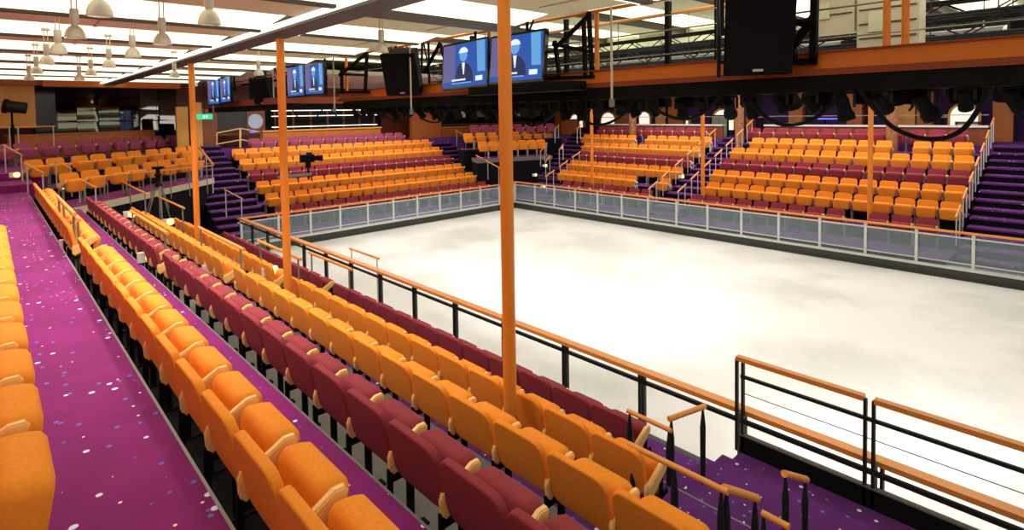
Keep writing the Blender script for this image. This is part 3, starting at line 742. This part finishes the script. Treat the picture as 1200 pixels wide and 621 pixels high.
# ================================================================== SPEAKERS
def speaker(c, w, d, h, yaw, tilt, label):
    r = empty('loudspeaker', c, yaw, label, 'loudspeaker', 'hanging loudspeakers'); mt = Matrix.Rotation(tilt, 4, 'Y')
    bm = bmesh.new(); prof = [(-d*.5, -w*.36), (d*.5, -w*.5), (d*.5, w*.5), (-d*.5, w*.36)]
    prism(bm, prof, -h/2, h/2); bmesh.ops.bevel(bm, geom=bm.edges[:], offset=.012, segments=2, affect='EDGES'); xform(bm, mt); obj('cabinet', bm, 'black', r)
    bm = B(((d*.5, -w*.47, -h*.47), (d*.5+.02, w*.47, h*.47))); xform(bm, mt); obj('grille', bm, 'drape', r)
    bm = B(((d*.5+.02, -.06, -h*.44), (d*.5+.026, .06, -h*.41))); xform(bm, mt); obj('badge', bm, 'silver', r)
    bm = bmesh.new()
    for s in (-1, 1):
        bar(bm, (0, s*w*.5, 0), (-.1, s*w*.5, h*.5+.35), .04, .05); bar(bm, (-.1, s*w*.5, h*.5+.35), (-.5, s*w*.5, 0), .03, .04)
    bar(bm, (-.1, -w*.5, h*.5+.35), (-.1, w*.5, h*.5+.35), .05, .05); bar(bm, (-.5, -w*.5, -.3), (-.5, w*.5, -.3), .05, .05); bar(bm, (-.5, -w*.5, -.5), (-.5, -w*.5, h*.5+.3), .05, .05); bar(bm, (-.5, w*.5, -.5), (-.5, w*.5, h*.5+.3), .05, .05)
    obj('yoke', bm, 'darkmetal', r); return r
speaker(at(886, 40, x=7.15), .80, .5, .95, R(212), R(16), 'big black loudspeaker tilted down over the ice at upper right')
speaker(at(474, 84, x=7.25), .85, .55, 1.0, R(215), R(20), 'black loudspeaker tilted down left of the large pair of screens')
speaker(at(310, 105, x=6.6), .6, .5, .85, R(215), R(20), 'small distant black loudspeaker behind the second orange pole')

# ================================================================== BLACK BRACKET FRAMES ON THE CATWALK
def frame(px, x, label, w=.06):
    pts = [[at(u, v, x=x) for u, v in seg] for seg in px]; o0 = min((p for sgm in pts for p in sgm), key=lambda p: p.z).copy()
    r = tag(empty('mounting_frame', o0), label, 'frame', 'black mounting frames on the catwalk')
    for k, (a, b) in enumerate(pts): obj('strut' if k else 'upright', BR(a-o0, b-o0, w, w), 'black', r)
frame([((690, 14), (694, 92)), ((652, 55), (690, 18)), ((648, 52), (690, 60)), ((650, 48), (656, 92)), ((640, 92), (697, 90)), ((684, 25), (686, 90))], 7.62, 'black triangular mounting frame right of the large screens')
frame([((430, 62), (428, 108)), ((398, 88), (430, 62)), ((398, 87), (430, 88)), ((400, 75), (401, 110)), ((396, 108), (432, 108))], 7.55, 'black triangular mounting frame left of the hanging loudspeaker', .07)
frame([((955, -10), (953, 74)), ((925, -10), (930, 76)), ((926, 60), (953, 20)), ((928, 24), (955, 32)), ((926, 73), (957, 72))], 7.55, 'black mounting frame just right of the big hanging loudspeaker', .08)
frame([((516, 52), (530, 100)), ((500, 80), (516, 50)), ((498, 100), (532, 104))], 7.66, 'black mounting frame left of the large screens', .06)

# ================================================================== STAGE LIGHTS UNDER THE CATWALK
def stage_light(p, aim, label, s=1., emit=False):
    r = empty('stage_light', p, 0, label, 'stage light', 'stage lights clamped under the catwalk')
    d = (Vector(aim)-Vector(p)).normalized(); q = d.to_track_quat('Z', 'Y').to_matrix().to_4x4()
    off = Matrix.Translation((0, 0, -.22*s))
    bm = bmesh.new(); lathe(bm, [(0, -.16*s), (.07*s, -.16*s), (.085*s, -.10*s), (.085*s, .05*s), (.11*s, .10*s), (.11*s, .18*s), (.095*s, .18*s), (.08*s, .08*s)], 16); xform(bm, off @ q); obj('body', bm, 'black', r, smooth=True)
    bm = bmesh.new(); lathe(bm, [(0, .085*s), (.085*s, .085*s)], 16); xform(bm, off @ q); obj('lens', bm, 'lens', r)
    bm = bmesh.new(); w = .13*s
    bar(bm, (0, -w, -.22*s), (0, -w, -.02), .02, .03); bar(bm, (0, w, -.22*s), (0, w, -.02), .02, .03); bar(bm, (0, -w, -.02), (0, w, -.02), .03, .03); box(bm, (-.02, -.02, -.02), (.02, .02, .04))
    obj('yoke', bm, 'darkmetal', r)
    if emit:
        l = bpy.data.lights.new('beam', 'SPOT'); l.energy = SPOT_E; l.spot_size = R(95); l.spot_blend = 1; l.shadow_soft_size = .12; l.color = (1, .97, .94)
        o = bpy.data.objects.new('beam', l); COL.objects.link(o); o.parent = r
        o.matrix_local = Matrix.Translation(Vector((0, 0, -.22*s))+d*.25*s) @ d.to_track_quat('-Z', 'Y').to_matrix().to_4x4()
    return r
for i in range(42):
    y = 15.0-.385*i
    aim = (11+random.uniform(-3, 3), y+random.uniform(-3, 3), 0)
    stage_light((X0+.12+random.uniform(-.12, .12), y, 4.60), aim, 'black stage light under the orange catwalk, number %d from its far end' % (i+1), .72+random.uniform(-.12, .2), emit=(i % 7 == 3))
for i in range(30):
    y = 14.8-.56*i+random.uniform(-.1, .1)
    stage_light((8.15+random.uniform(-.1, .1), y, 4.86), (12.5, y, -3), 'black stage light under the catwalk deck behind the front line, %s from the far end' % ORD[i+1], 1.05+random.uniform(-.2, .15), emit=False)
for i in range(34):
    y = 14.6-.48*i
    r = tag(empty('connector_box', (X0+.3, y, 4.60)), 'small black connector box under the lighting track, number %d from its far end' % (i+1), 'connector box', 'connector boxes under the track')
    s_ = random.uniform(.8, 1.3); obj('housing', B(((-.09*s_, -.11*s_, -.14*s_), (.09*s_, .11*s_, 0))), 'black', r); obj('lead', T((0, 0, -.14*s_), (.02, .06, -.2*s_), .012, 6), 'black', r)

def cable(pts, r_, label, m='black', grp='hanging black cables'):
    P = [2*pts[0]-pts[1]]+list(pts)+[2*pts[-1]-pts[-2]]; out = []
    for i in range(1, len(P)-2):
        for k in range(5):
            t = k/5; a, b, c, d = P[i-1], P[i], P[i+1], P[i+2]
            out.append(.5*((2*b)+(c-a)*t+(2*a-5*b+4*c-d)*t*t+(3*b-a-3*c+d)*t**3))
    out.append(pts[-1]); o0 = out[0].copy(); bm = bmesh.new(); rings = []
    for i, p in enumerate(out):
        z = (out[min(i+1, len(out)-1)]-out[max(i-1, 0)]).normalized(); x = Vector((1, 0, 0)); y = z.cross(x).normalized()
        rings.append([bm.verts.new(p-o0+(x*math.cos(a)+y*math.sin(a))*r_) for a in [2*PI*q/10 for q in range(10)]])
    for a, b in zip(rings[:-1], rings[1:]):
        for q in range(10): bm.faces.new((a[q], a[(q+1) % 10], b[(q+1) % 10], b[q]))
    bm.faces.new(rings[0]); bm.faces.new(rings[-1][::-1])
    tag(obj('hanging_cable', bm, m, loc=o0, smooth=True), label, 'cable', grp)
def loop(px, x, r_, label, m='black'): cable([at(u, v, x=x) for u, v in px], r_, label, m)
loop([(1003, 100), (1020, 122), (1045, 148), (1075, 161), (1105, 162), (1130, 150), (1150, 122), (1160, 100)], 7.5, .026, 'thick black cable loop hanging lowest at the right under the catwalk')
loop([(868, 102), (885, 125), (905, 142), (925, 146), (950, 141), (975, 122), (985, 100)], 7.55, .026, 'black cable loop hanging between the large speaker and the right pole')
loop([(760, 118), (772, 130), (790, 138), (808, 139), (826, 131), (842, 115), (850, 105)], 7.55, .024, 'black cable loop left of the large speaker')
loop([(662, 116), (675, 133), (693, 145), (710, 145), (728, 136), (740, 122), (745, 112)], 7.55, .022, 'black cable loop right of the tall centre pole')
loop([(592, 122), (605, 136), (622, 147), (635, 144), (650, 132), (658, 118)], 7.55, .022, 'black cable loop directly behind the tall centre pole')
loop([(486, 125), (494, 138), (505, 143), (516, 142), (524, 130)], 7.6, .02, 'black cable loop beneath the black loudspeaker')
loop([(446, 126), (455, 138), (467, 144), (476, 136), (482, 122)], 7.6, .02, 'black cable loop left of the beige hanging rod')
loop([(388, 128), (397, 138), (410, 142), (425, 134), (432, 122)], 7.6, .018, 'thin black cable loop near the far end of the catwalk')
loop([(340, 125), (350, 138), (362, 142), (374, 134), (380, 124)], 7.0, .018, 'thin black cable loop under the smaller screens')
loop([(1165, 95), (1180, 118), (1192, 132), (1200, 138), (1215, 140)], 7.5, .02, 'black cable falling at the right edge of the frame')
loop([(636, 10), (627, 18), (624, 27), (620, 36)], 7.3, .02, 'short black cable above the right large screen')
# slim hanging rods
def rod(u, v0, v1, x, label):
    a, b = at(u, v0, x=x), at(u+1, v1, x=x)
    r = empty('hanging_rod', b, 0, label, 'rod', 'slim beige rods hanging from the ceiling')
    top = Vector((b.x, b.y, 5.95 if x < 6.2 else 6.6)); obj('tube', T((0, 0, 0), top-b, .018), 'cream', r); obj('end_clamp', B(((-.03, -.03, -.12), (.03, .03, .0))), 'steel', r)
rod(481, 25, 128, 7.1, 'slim beige rod hanging in front of the black loudspeaker')
rod(391, 50, 126, 6.9, 'slim beige rod hanging right of the smaller screens')
rod(320, 60, 120, 6.7, 'slim beige rod hanging just left of the second pole')
rod(716, 0, 116, 6.9, 'slim beige rod hanging right of the large screens')
rod(249, 75, 128, 6.3, 'slim rod hanging in front of the distant screens')
rod(715.5, 0, 1, 6.0, 'x') if False else None

# ================================================================== REAR OF THE FAR STAND
XL = 25.85
for nm, y0, y1 in (('right', 3.2, 11.0), ('middle', 13.0, 20.4)):
    r = empty('ledge_wall', (XL, y0, 2.7), 0, 'half wall with a pale ledge behind the %s block of the far stand' % nm, 'half wall')
    obj('panel', B(((0, 0, 0), (.1, y1-y0, .92))), 'panel_dark', r); obj('ledge', B(((-.08, -.02, .92), (.3, y1-y0+.02, .99))), 'white', r)
    obj('rail', B(((.1, 0, 1.35), (.13, y1-y0, 1.38))), 'steel', r)
for y, l in ((17.15, 'brown marble column behind the middle block of the far stand'), (11.5, 'brown marble column at the top of the middle flight'), (5.75, 'brown marble column behind the right block of the far stand')):
    r = empty('marble_column', (24.43, y, 2.4), 0, l, 'column', 'marble columns')
    bm = bmesh.new(); lathe(bm, [(.22, 0), (.22, .1), (.19, .14), (.19, 3.2), (.22, 3.3)], 24); obj('shaft', bm, 'stone', r, smooth=True)
def at_far(u, v, x=29.5): return at(u, v, x=x)
def wallbox(nm, u0, u1, v0, v1, m, label, cat, x=29.5, d=.3, grp=None):
    a, b = at(u0, v1, x=x), at(u1, v0, x=x)
    r = tag(empty(nm, (x, min(a.y, b.y), a.z)), label, cat, grp); w = abs(b.y-a.y); h = b.z-a.z
    return r, w, h
for k, (u0, u1, m) in enumerate(((1163, 1187, 'panel'), (1050, 1072, 'panel_lit'), (1074, 1092, 'panel'), (992, 1010, 'panel'), (924, 940, 'panel'), (874, 882, 'panel'), (720, 740, 'panel'), (650, 661, 'panel'), (768, 776, 'panel_lit'), (783, 800, 'panel'))):
    x = 28.5; a, b = at(u0, 150, x=x), at(u1, 150, x=x); w = a.y-b.y
    r = tag(empty('wood_pilaster', (x, b.y, 3.0)), 'orange wood pilaster on the purple back wall, %s from the right' % ORD[[1, 3, 2, 4, 5, 6, 9, 10, 8, 7][k]], 'pilaster', 'wood pilasters')
    obj('panel', B(((0, 0, 0), (.35, w, 2.75))), m, r); obj('cap', B(((-.05, -.05, 2.2), (.4, w+.05, 2.3))), 'panel_lit', r)
def archway(u0, u1, v0, v1, x, label, m='arch', frame='panel_lit'):
    a, b = at(u0, v1, x=x), at(u1, v0, x=x); w = a.y-b.y; h = b.z-a.z; r = tag(empty('arched_opening', (x, (a.y+b.y)/2, a.z)), label, 'arch', 'lit arched openings')
    def prof(s, zz=0): return [(-w/2*s, zz), (w/2*s, zz)]+[(w/2*s*math.cos(t), (h-w/2)+w/2*s*math.sin(t)) for t in [PI*i/14 for i in range(15)]] if h > w/2 else [(w/2*s*math.cos(t), h*s*math.sin(t)) for t in [PI*i/14 for i in range(15)]]
    for nm, s, d0, d1, mm in (('frame', 1., .02, .2, frame), ('lit_panel', .82, 0, .02, m)):
        bm = bmesh.new(); P = prof(s); A = [bm.verts.new((d0, y, z)) for y, z in P]; Q = [bm.verts.new((d1, y, z)) for y, z in P]; n_ = len(P)
        bm.faces.new(A); bm.faces.new(Q[::-1])
        for i in range(n_): bm.faces.new((A[i], A[(i+1) % n_], Q[(i+1) % n_], Q[i]))
        bmesh.ops.recalc_face_normals(bm, faces=bm.faces); obj(nm, bm, mm, r)
archway(833, 862, 126, 152, 29.0, 'lit arch above the grey green double door of the middle flight')
archway(1110, 1150, 120, 150, 28.8, 'wide bright arch behind the lowest cable loop at right')
archway(785, 808, 130, 148, 29.0, 'small bright arch left of the thin pole by the middle flight')
archway(703, 722, 130, 148, 29.0, 'small bright arch behind the middle block')
archway(666, 684, 132, 149, 29.0, 'small bright arch above the corner flight')
archway(748, 762, 130, 148, 29.0, 'small bright arch beside the marble column of the middle block')
# double door
a, b = at(834, 162, x=27.5), at(852, 136, x=27.5); w = a.y-b.y; h = b.z-a.z
r = tag(empty('double_door', (27.5, b.y, 3.0)), 'grey green double door at the top of the middle flight', 'door')
h = b.z-3.0
for k in range(2):
    obj('door_leaf', B(((0, k*w/2+.01, 0), (.06, (k+1)*w/2-.01, h))), 'doorgreen', r); obj('handle', B(((-.05, w/2-.06+k*.08, h*.4), (0, w/2-.03+k*.08, h*.6))), 'silver', r)
obj('frame', B(((-.02, -.06, 0), (.08, 0, h+.05)), ((-.02, w, 0), (.08, w+.06, h+.05)), ((-.02, -.06, h), (.08, w+.06, h+.06))), 'black', r)
# door at right top (beige) and wooden door over the corner flight
def door(u0, u1, v0, v1, x, m, label):
    a, b = at(u0, v1, x=x), at(u1, v0, x=x); w = a.y-b.y; r = tag(empty('panel_door', (x, b.y, a.z)), label, 'door')
    h = b.z-a.z
    obj('door_leaf', B(((0, 0, 0), (.06, w, h))), m, r); obj('frame', B(((-.03, -.08, 0), (.08, 0, h+.05)), ((-.03, w, 0), (.08, w+.08, h+.05)), ((-.03, -.08, h), (.08, w+.08, h+.08))), 'panel_dark', r); obj('handle', B(((-.06, .1, h*.45), (0, .14, h*.5))), 'silver', r)
door(1122, 1146, 145, 167, 26.6, 'white', 'pale beige panel beside the top of the wide right flight')
door(658, 677, 141, 158, 26.8, 'panel', 'reddish wooden door at the top of the corner flight')
# tables & lounge clutter behind ledge: small blue lit counters
for k, (u0, u1, v) in enumerate(((950, 978, 140), (1028, 1046, 136), (1098, 1106, 138), (880, 900, 138))):
    a, b = at(u0, v, x=27.4), at(u1, v, x=27.4); r = tag(empty('bar_table', (27.4, b.y, 3.0)), 'small dark lounge table behind the far ledge, %s' % ['with blue light', 'by the right marble column', 'by the wide bright arch', 'by the middle flight'][k], 'table', 'lounge tables behind the ledge')
    w = a.y-b.y
    obj('tabletop', B(((0, 0, a.z-3.0), (.6, w, a.z-2.95))), 'blue' if k == 0 else 'panel', r); obj('pedestal', T((.3, w/2, 0), (.3, w/2, a.z-3.0), .05), 'black', r)

# back wall behind far left block
YB = 27.6
def ybox(u0, u1, v0, v1, y=YB): a, b = at(u0, v1, y=y), at(u1, v0, y=y); return a.x, b.x, a.z, b.z
def yobj(nm, u0, u1, v0, v1, d, m, label, cat, y=YB, extra=None):
    x0, x1, z0, z1 = ybox(u0, u1, v0, v1, y); r = tag(empty(nm, (x0, y, z0)), label, cat)
    obj('panel', B(((0, 0, 0), (x1-x0, d, z1-z0))), m, r)
    if extra: extra(r, x1-x0, z1-z0)
    return r
def cap(m='panel_lit', t=.06):
    def f(r, w, h): obj('capping', B(((-.03, -.08, h), (w+.03, .25, h+t))), m, r)
    return f
yobj('half_wall', 308, 446, 150, 166, .12, 'panel', 'orange wood half wall behind the plum seats of the far left block', 'half wall', 27.2, cap())
yobj('wood_partition', 484, 516, 100, 176, .3, 'panel', 'tall orange wood partition behind the right end of the far left seats', 'partition', 27.6, cap('panel_dark'))
yobj('wood_partition', 516, 600, 147, 178, .3, 'panel', 'orange wood half wall under the dark control booth window', 'partition', 27.8, cap())
def booth(r, w, h):
    obj('window_frame', B(((0, -.05, 0), (w, 0, .06)), ((0, -.05, h-.06), (w, 0, h)), ((0, -.05, 0), (.06, 0, h)), ((w-.06, -.05, 0), (w, 0, h))), 'panel_dark', r)
    for k in range(5): obj('monitor', B(((w*(.12+.18*k), -.12, h*.25), (w*(.2+.18*k), -.06, h*.45))), ['white', 'steel', 'blue', 'tan', 'steel'][k], r)
yobj('control_booth', 516, 640, 113, 147, .2, 'black', 'dark control booth window behind the tall centre pole', 'booth', 27.8, booth)
def shelves(r, w, h):
    for k, z in enumerate((.25, .6, .78)):
        obj('light_shelf', B(((w*.05, -.15, h*z), (w*.95, 0, h*z+.035))), 'thin', r)
    for k in range(7): obj('divider', B(((w*(k+.5)/7-.03, -.12, 0), (w*(k+.5)/7+.03, 0, h))), 'panel_dark', r)
yobj('bar_shelving', 311, 446, 122, 159, .15, 'black', 'dark bar back with bright shelves behind the far left seats', 'bar shelving', 30.05, shelves)
yobj('display_board', 254, 288, 124, 157, .1, 'dgrey', 'large dark grey board at the top of the left stairs', 'board', 28.0, lambda r, w, h: obj('frame', B(((-.08, -.04, -.08), (0, .1, h+.08)), ((w, -.04, -.08), (w+.08, .1, h+.08)), ((0, -.04, h), (w, .1, h+.08)), ((0, -.04, -.08), (w, .1, 0))), 'panel_dark', r))
def niche(r, w, h):
    bm = bmesh.new(); lathe(bm, [(0, 0), (.35, 0)], 24); xform(bm, Matrix.Translation((w*.45, -.03, h*.42)) @ Matrix.Rotation(R(90), 4, 'X')); obj('round_window', bm, 'lens', r)
    obj('blue_strip', B(((.05, -.03, h*.93), (w*.8, 0, h*.98))), 'blue', r); obj('blue_strip', B(((.1, -.03, .05), (w*.5, 0, .12))), 'blue', r)
yobj('window_niche', 290, 310, 122, 157, .1, 'panel_dark', 'dark niche with a blue lit round window beside the grey board', 'niche', 28.0, niche)
yobj('wall_strip', 230, 236, 120, 172, .2, 'panel_lit', 'bright honey wood wall strip right of the leftmost pole', 'wall panel', 27.5)
yobj('wall_strip', 236, 254, 128, 180, .2, 'panel_dark', 'dark wood wall panel left of the grey board', 'wall panel', 27.6)
yobj('wall_strip', 208, 220, 125, 172, .2, 'panel_lit', 'honey lit wood wall panel behind the leftmost pole', 'wall panel', 27.5)
# exit sign
x0, x1, z0, z1 = ybox(231, 249, 133.5, 140, 26.8)
r = tag(empty('exit_sign', (x0, 26.8, z0)), 'small green lit exit sign at the left beneath the distant screens', 'sign')
obj('housing', B(((0, 0, 0), (x1-x0, .1, z1-z0))), 'green', r)
obj('rod', T(((x1-x0)/2, .05, z1-z0), ((x1-x0)/2, .05, 5.95-z0), .01), 'black', r)
w = x1-x0; h = z1-z0
bm = bmesh.new()
box(bm, (w*.42, -.006, h*.3), (w*.50, 0, h*.75)); box(bm, (w*.36, -.006, h*.2), (w*.44, 0, h*.4)); box(bm, (w*.56, -.006, h*.25), (w*.66, 0, h*.75)); obj('pictogram', bm, 'screen_white', r)
# left: honey wood wall, fascia, black mirror wall
yobj('wood_wall', -60, 40, 99, 152, .3, 'panel_lit', 'honey coloured wood wall with downlight put into its colour at the far left', 'wall panel', 26.8)
yobj('fascia_board', -80, 50, 91.5, 98, .3, 'panel', 'orange wood fascia above the honey wall at the far left', 'fascia', 26.4)
yobj('fascia_board', 50, 211, 93.5, 101, .6, 'beam', 'long orange wood fascia above the black mirror wall', 'fascia', 26.0)
yobj('black_column', 42, 64, 101, 157, .3, 'blackgloss', 'glossy black column left of the mirror tiles', 'column', 29.6)
x0, x1, z0, z1 = ybox(64, 207, 104, 157, 30.0)
r = tag(empty('mirror_wall', (x0, 30.0, z0)), 'black wall of tilted mirror tiles reflecting the ceiling strips at far left', 'mirror wall')
obj('backing', B(((0, .15, -.3), (x1-x0, .25, z1-z0+.3))), 'black', r)
w = (x1-x0)/6; h = (z1-z0)/4
for i in range(6):
    for j in range(4):
        bm = B(((-w/2+.01, -.01, -h/2+.01), (w/2-.01, .01, h/2-.01)))
        xform(bm, Matrix.Translation(((i+.5)*w, 0, (j+.5)*h)) @ Matrix.Rotation(R(-6+random.uniform(-2.5, 2.5)), 4, 'X') @ Matrix.Rotation(R((i-2.5)*3), 4, 'Z') @ Matrix.Rotation(R(3*(-1)**(i+j)), 4, 'Y'))
        obj('mirror_tile', bm, 'mirror', r)
pa, pb = Vector((.6, 26.0, 2.6)), Vector((5.45, 28.9, 2.6)); dd = (pb-pa).normalized(); L = (pb-pa).length
r = tag(empty('half_wall', pa, math.atan2(dd.y, dd.x)), 'orange wood half wall behind the plum seats of the left corner platform', 'half wall')
obj('panel', B(((0, 0, 0), (L, .12, 1.27))), 'panel', r); obj('capping', B(((-.03, -.04, 1.27), (L+.03, .2, 1.31))), 'panel', r)
handrail(at(18, 149, y=25.2), at(65, 148, y=25.2), 'thin rail with pale posts behind the plum seats at the far left', None, drop=.9, mpost='silver', taper=False, posts=2, r_=.02)
handrail(at(-25, 149, y=25.2), at(13, 149, y=25.2), 'thin rail cut off by the left edge of the photo', None, drop=.9, mpost='silver', taper=False, posts=2, r_=.02)
# carpeted steps at far end of the wide aisle
carpet_solid(-3.2, 19.6, .9, 24.5, 2.72, 2.3, 'carpet', 'carpet'); carpet_solid(-3.2, 21.2, 1.2, 27, 2.92, 2.3, 'carpet', 'carpet')

# ================================================================== CAMERAS, FOLLOW SPOT
def tripod(p, z0, h, label, head=True):
    r = tag(empty('camera_tripod', (p[0], p[1], z0)), label, 'tripod')
    top = h-.5
    for k in range(3):
        a = R(30+120*k); bm = bmesh.new(); tube(bm, (.05*math.cos(a), .05*math.sin(a), top), (.4*math.cos(a), .4*math.sin(a), .02), .02, 8, .014)
        tube(bm, (.1*math.cos(a+.15), .1*math.sin(a+.15), top-.02), (.3*math.cos(a), .3*math.sin(a), top*.45), .014, 8); lg = obj('leg', bm, 'steel', r)
        obj('rubber_foot', T((.4*math.cos(a), .4*math.sin(a), .03), (.4*math.cos(a), .4*math.sin(a), 0), .03), 'black', lg)
    bm = bmesh.new(); lathe(bm, [(0, top-.05), (.09, top-.05), (.1, top), (.06, top+.05), (.05, top+.22), (.09, top+.25), (.09, top+.30), (.05, top+.33), (.05, top+.42), (.14, top+.44), (.16, top+.5), (0, top+.5)], 18); obj('fluid_head', bm, 'black', r, smooth=True)
    obj('pan_handle', T((0, 0, top+.2), (-.38, -.35, top+.05), .014), 'black', r)
    return r
tripod((3.42, 17.95), 1.30, 1.78, 'silver legged camera tripod with black head standing at the left end of the stands')
def camcorder(p, label, yaw=0, sc=1.):
    r = tag(empty('video_camera', p, yaw), label, 'video camera')
    obj('body', B(((-.25*sc, -.09*sc, .0), (.2*sc, .09*sc, .24*sc))), 'black', r)
    obj('lens_barrel', T((.2*sc, 0, .12*sc), (.45*sc, 0, .12*sc), .08*sc, 14, .1*sc), 'black', r)
    obj('viewfinder', B(((-.05*sc, -.2*sc, .2*sc), (.12*sc, -.05*sc, .32*sc))), 'darkmetal', r)
    obj('handle', B(((-.15*sc, -.02*sc, .28*sc), (.15*sc, .02*sc, .32*sc)), ((-.15*sc, -.02*sc, .22*sc), (-.12*sc, .02*sc, .3*sc)), ((.12*sc, -.02*sc, .22*sc), (.15*sc, .02*sc, .3*sc))), 'silver', r)
    obj('head', B(((-.08*sc, -.08*sc, -.18*sc), (.08*sc, .08*sc, 0)), ((-.03*sc, -.03*sc, -.55*sc), (.03*sc, .03*sc, -.18*sc))), 'black', r)
    obj('crane_arm', BR((-.9*sc, -.1*sc, -.42*sc), (.1*sc, 0, -.38*sc), .06*sc, .08*sc), 'steel', r)
    return r
camcorder(at(361, 190, y=22.0), 'black video camera on a grey arm among the orange seats behind the second pole', R(-20), 1.25)
r = tag(empty('follow_spot', at(19, 146, y=25.6)), 'dark follow spotlight on a stand in front of the honey wood wall', 'spotlight')
bm = bmesh.new(); tube(bm, (-.2, 0, .62), (.28, -.1, .55), .2, 16, .19); obj('lamp_body', bm, 'darkmetal', r, smooth=True)
bm = bmesh.new(); tube(bm, (-.30, .02, .64), (-.2, 0, .62), .24, 16, .24); obj('front_ring', bm, 'black', r)
bm = bmesh.new(); bar(bm, (-.1, -.24, .6), (-.1, -.24, .0), .05, .05); bar(bm, (-.1, .24, .6), (-.1, .24, .0), .05, .05); bar(bm, (-.1, -.24, 0), (-.1, .24, 0), .05, .05); obj('yoke', bm, 'black', r)
obj('stand', T((-.1, 0, 0), (-.1, 0, -1.36), .05), 'black', r)

# ================================================================== STEP LIGHTS
def step_light(p, label, s=1., box_=True):
    r = tag(empty('step_light', p), label, 'step light', 'glowing aisle step lights')
    obj('housing', B(((-.12*s, -.02, -.07*s), (.12*s, .08, .07*s))), 'white', r)
    bm = bmesh.new(); lathe(bm, [(0, .05*s), (.045*s, .045*s), (.075*s, .015*s), (.08*s, 0)], 16); xform(bm, Matrix.Translation((.05*s, -.02, 0)) @ Matrix.Rotation(R(90), 4, 'X')); obj('lens', bm, 'warm', r, smooth=True)
for (u, v, x, l) in ((83, 286, .88, 'at the end of the rearmost orange row'), (173, 301, 1.8, 'at the end of the dark red row'), (248, 315, 2.8, 'at the end of the upper orange row'), (317, 318, 3.75, 'at the end of the lower orange row'), (197, 260, 3.5, 'below the leftmost pole'), (152, 251, 2.6, 'under the tripod')):
    step_light(at(u, v, x=x), 'white box with a glowing yellow lens '+l, 1.1)
for (u, v, y, l) in ((17, 205, 20, 'at the far left platform'), (75, 221, 19.5, 'by the second left handrail'), (132, 235, 19.5, 'by the third left handrail')):
    step_light(at(u, v, y=y), 'white box with a glowing yellow lens '+l, .9)
for (u, v, x, l) in ((639, 194, 19.2, 'at the foot of the corner flight'), (627, 205, 18.8, 'low at the rink corner'), (637, 218, 18.3, 'lowest at the rink corner'), (822, 182, 20.8, 'left of the middle flight upper end'), (799, 207, 19.5, 'left of the middle flight lower end')):
    step_light(at(u, v, x=x), 'tiny round glowing step light '+l, .8)
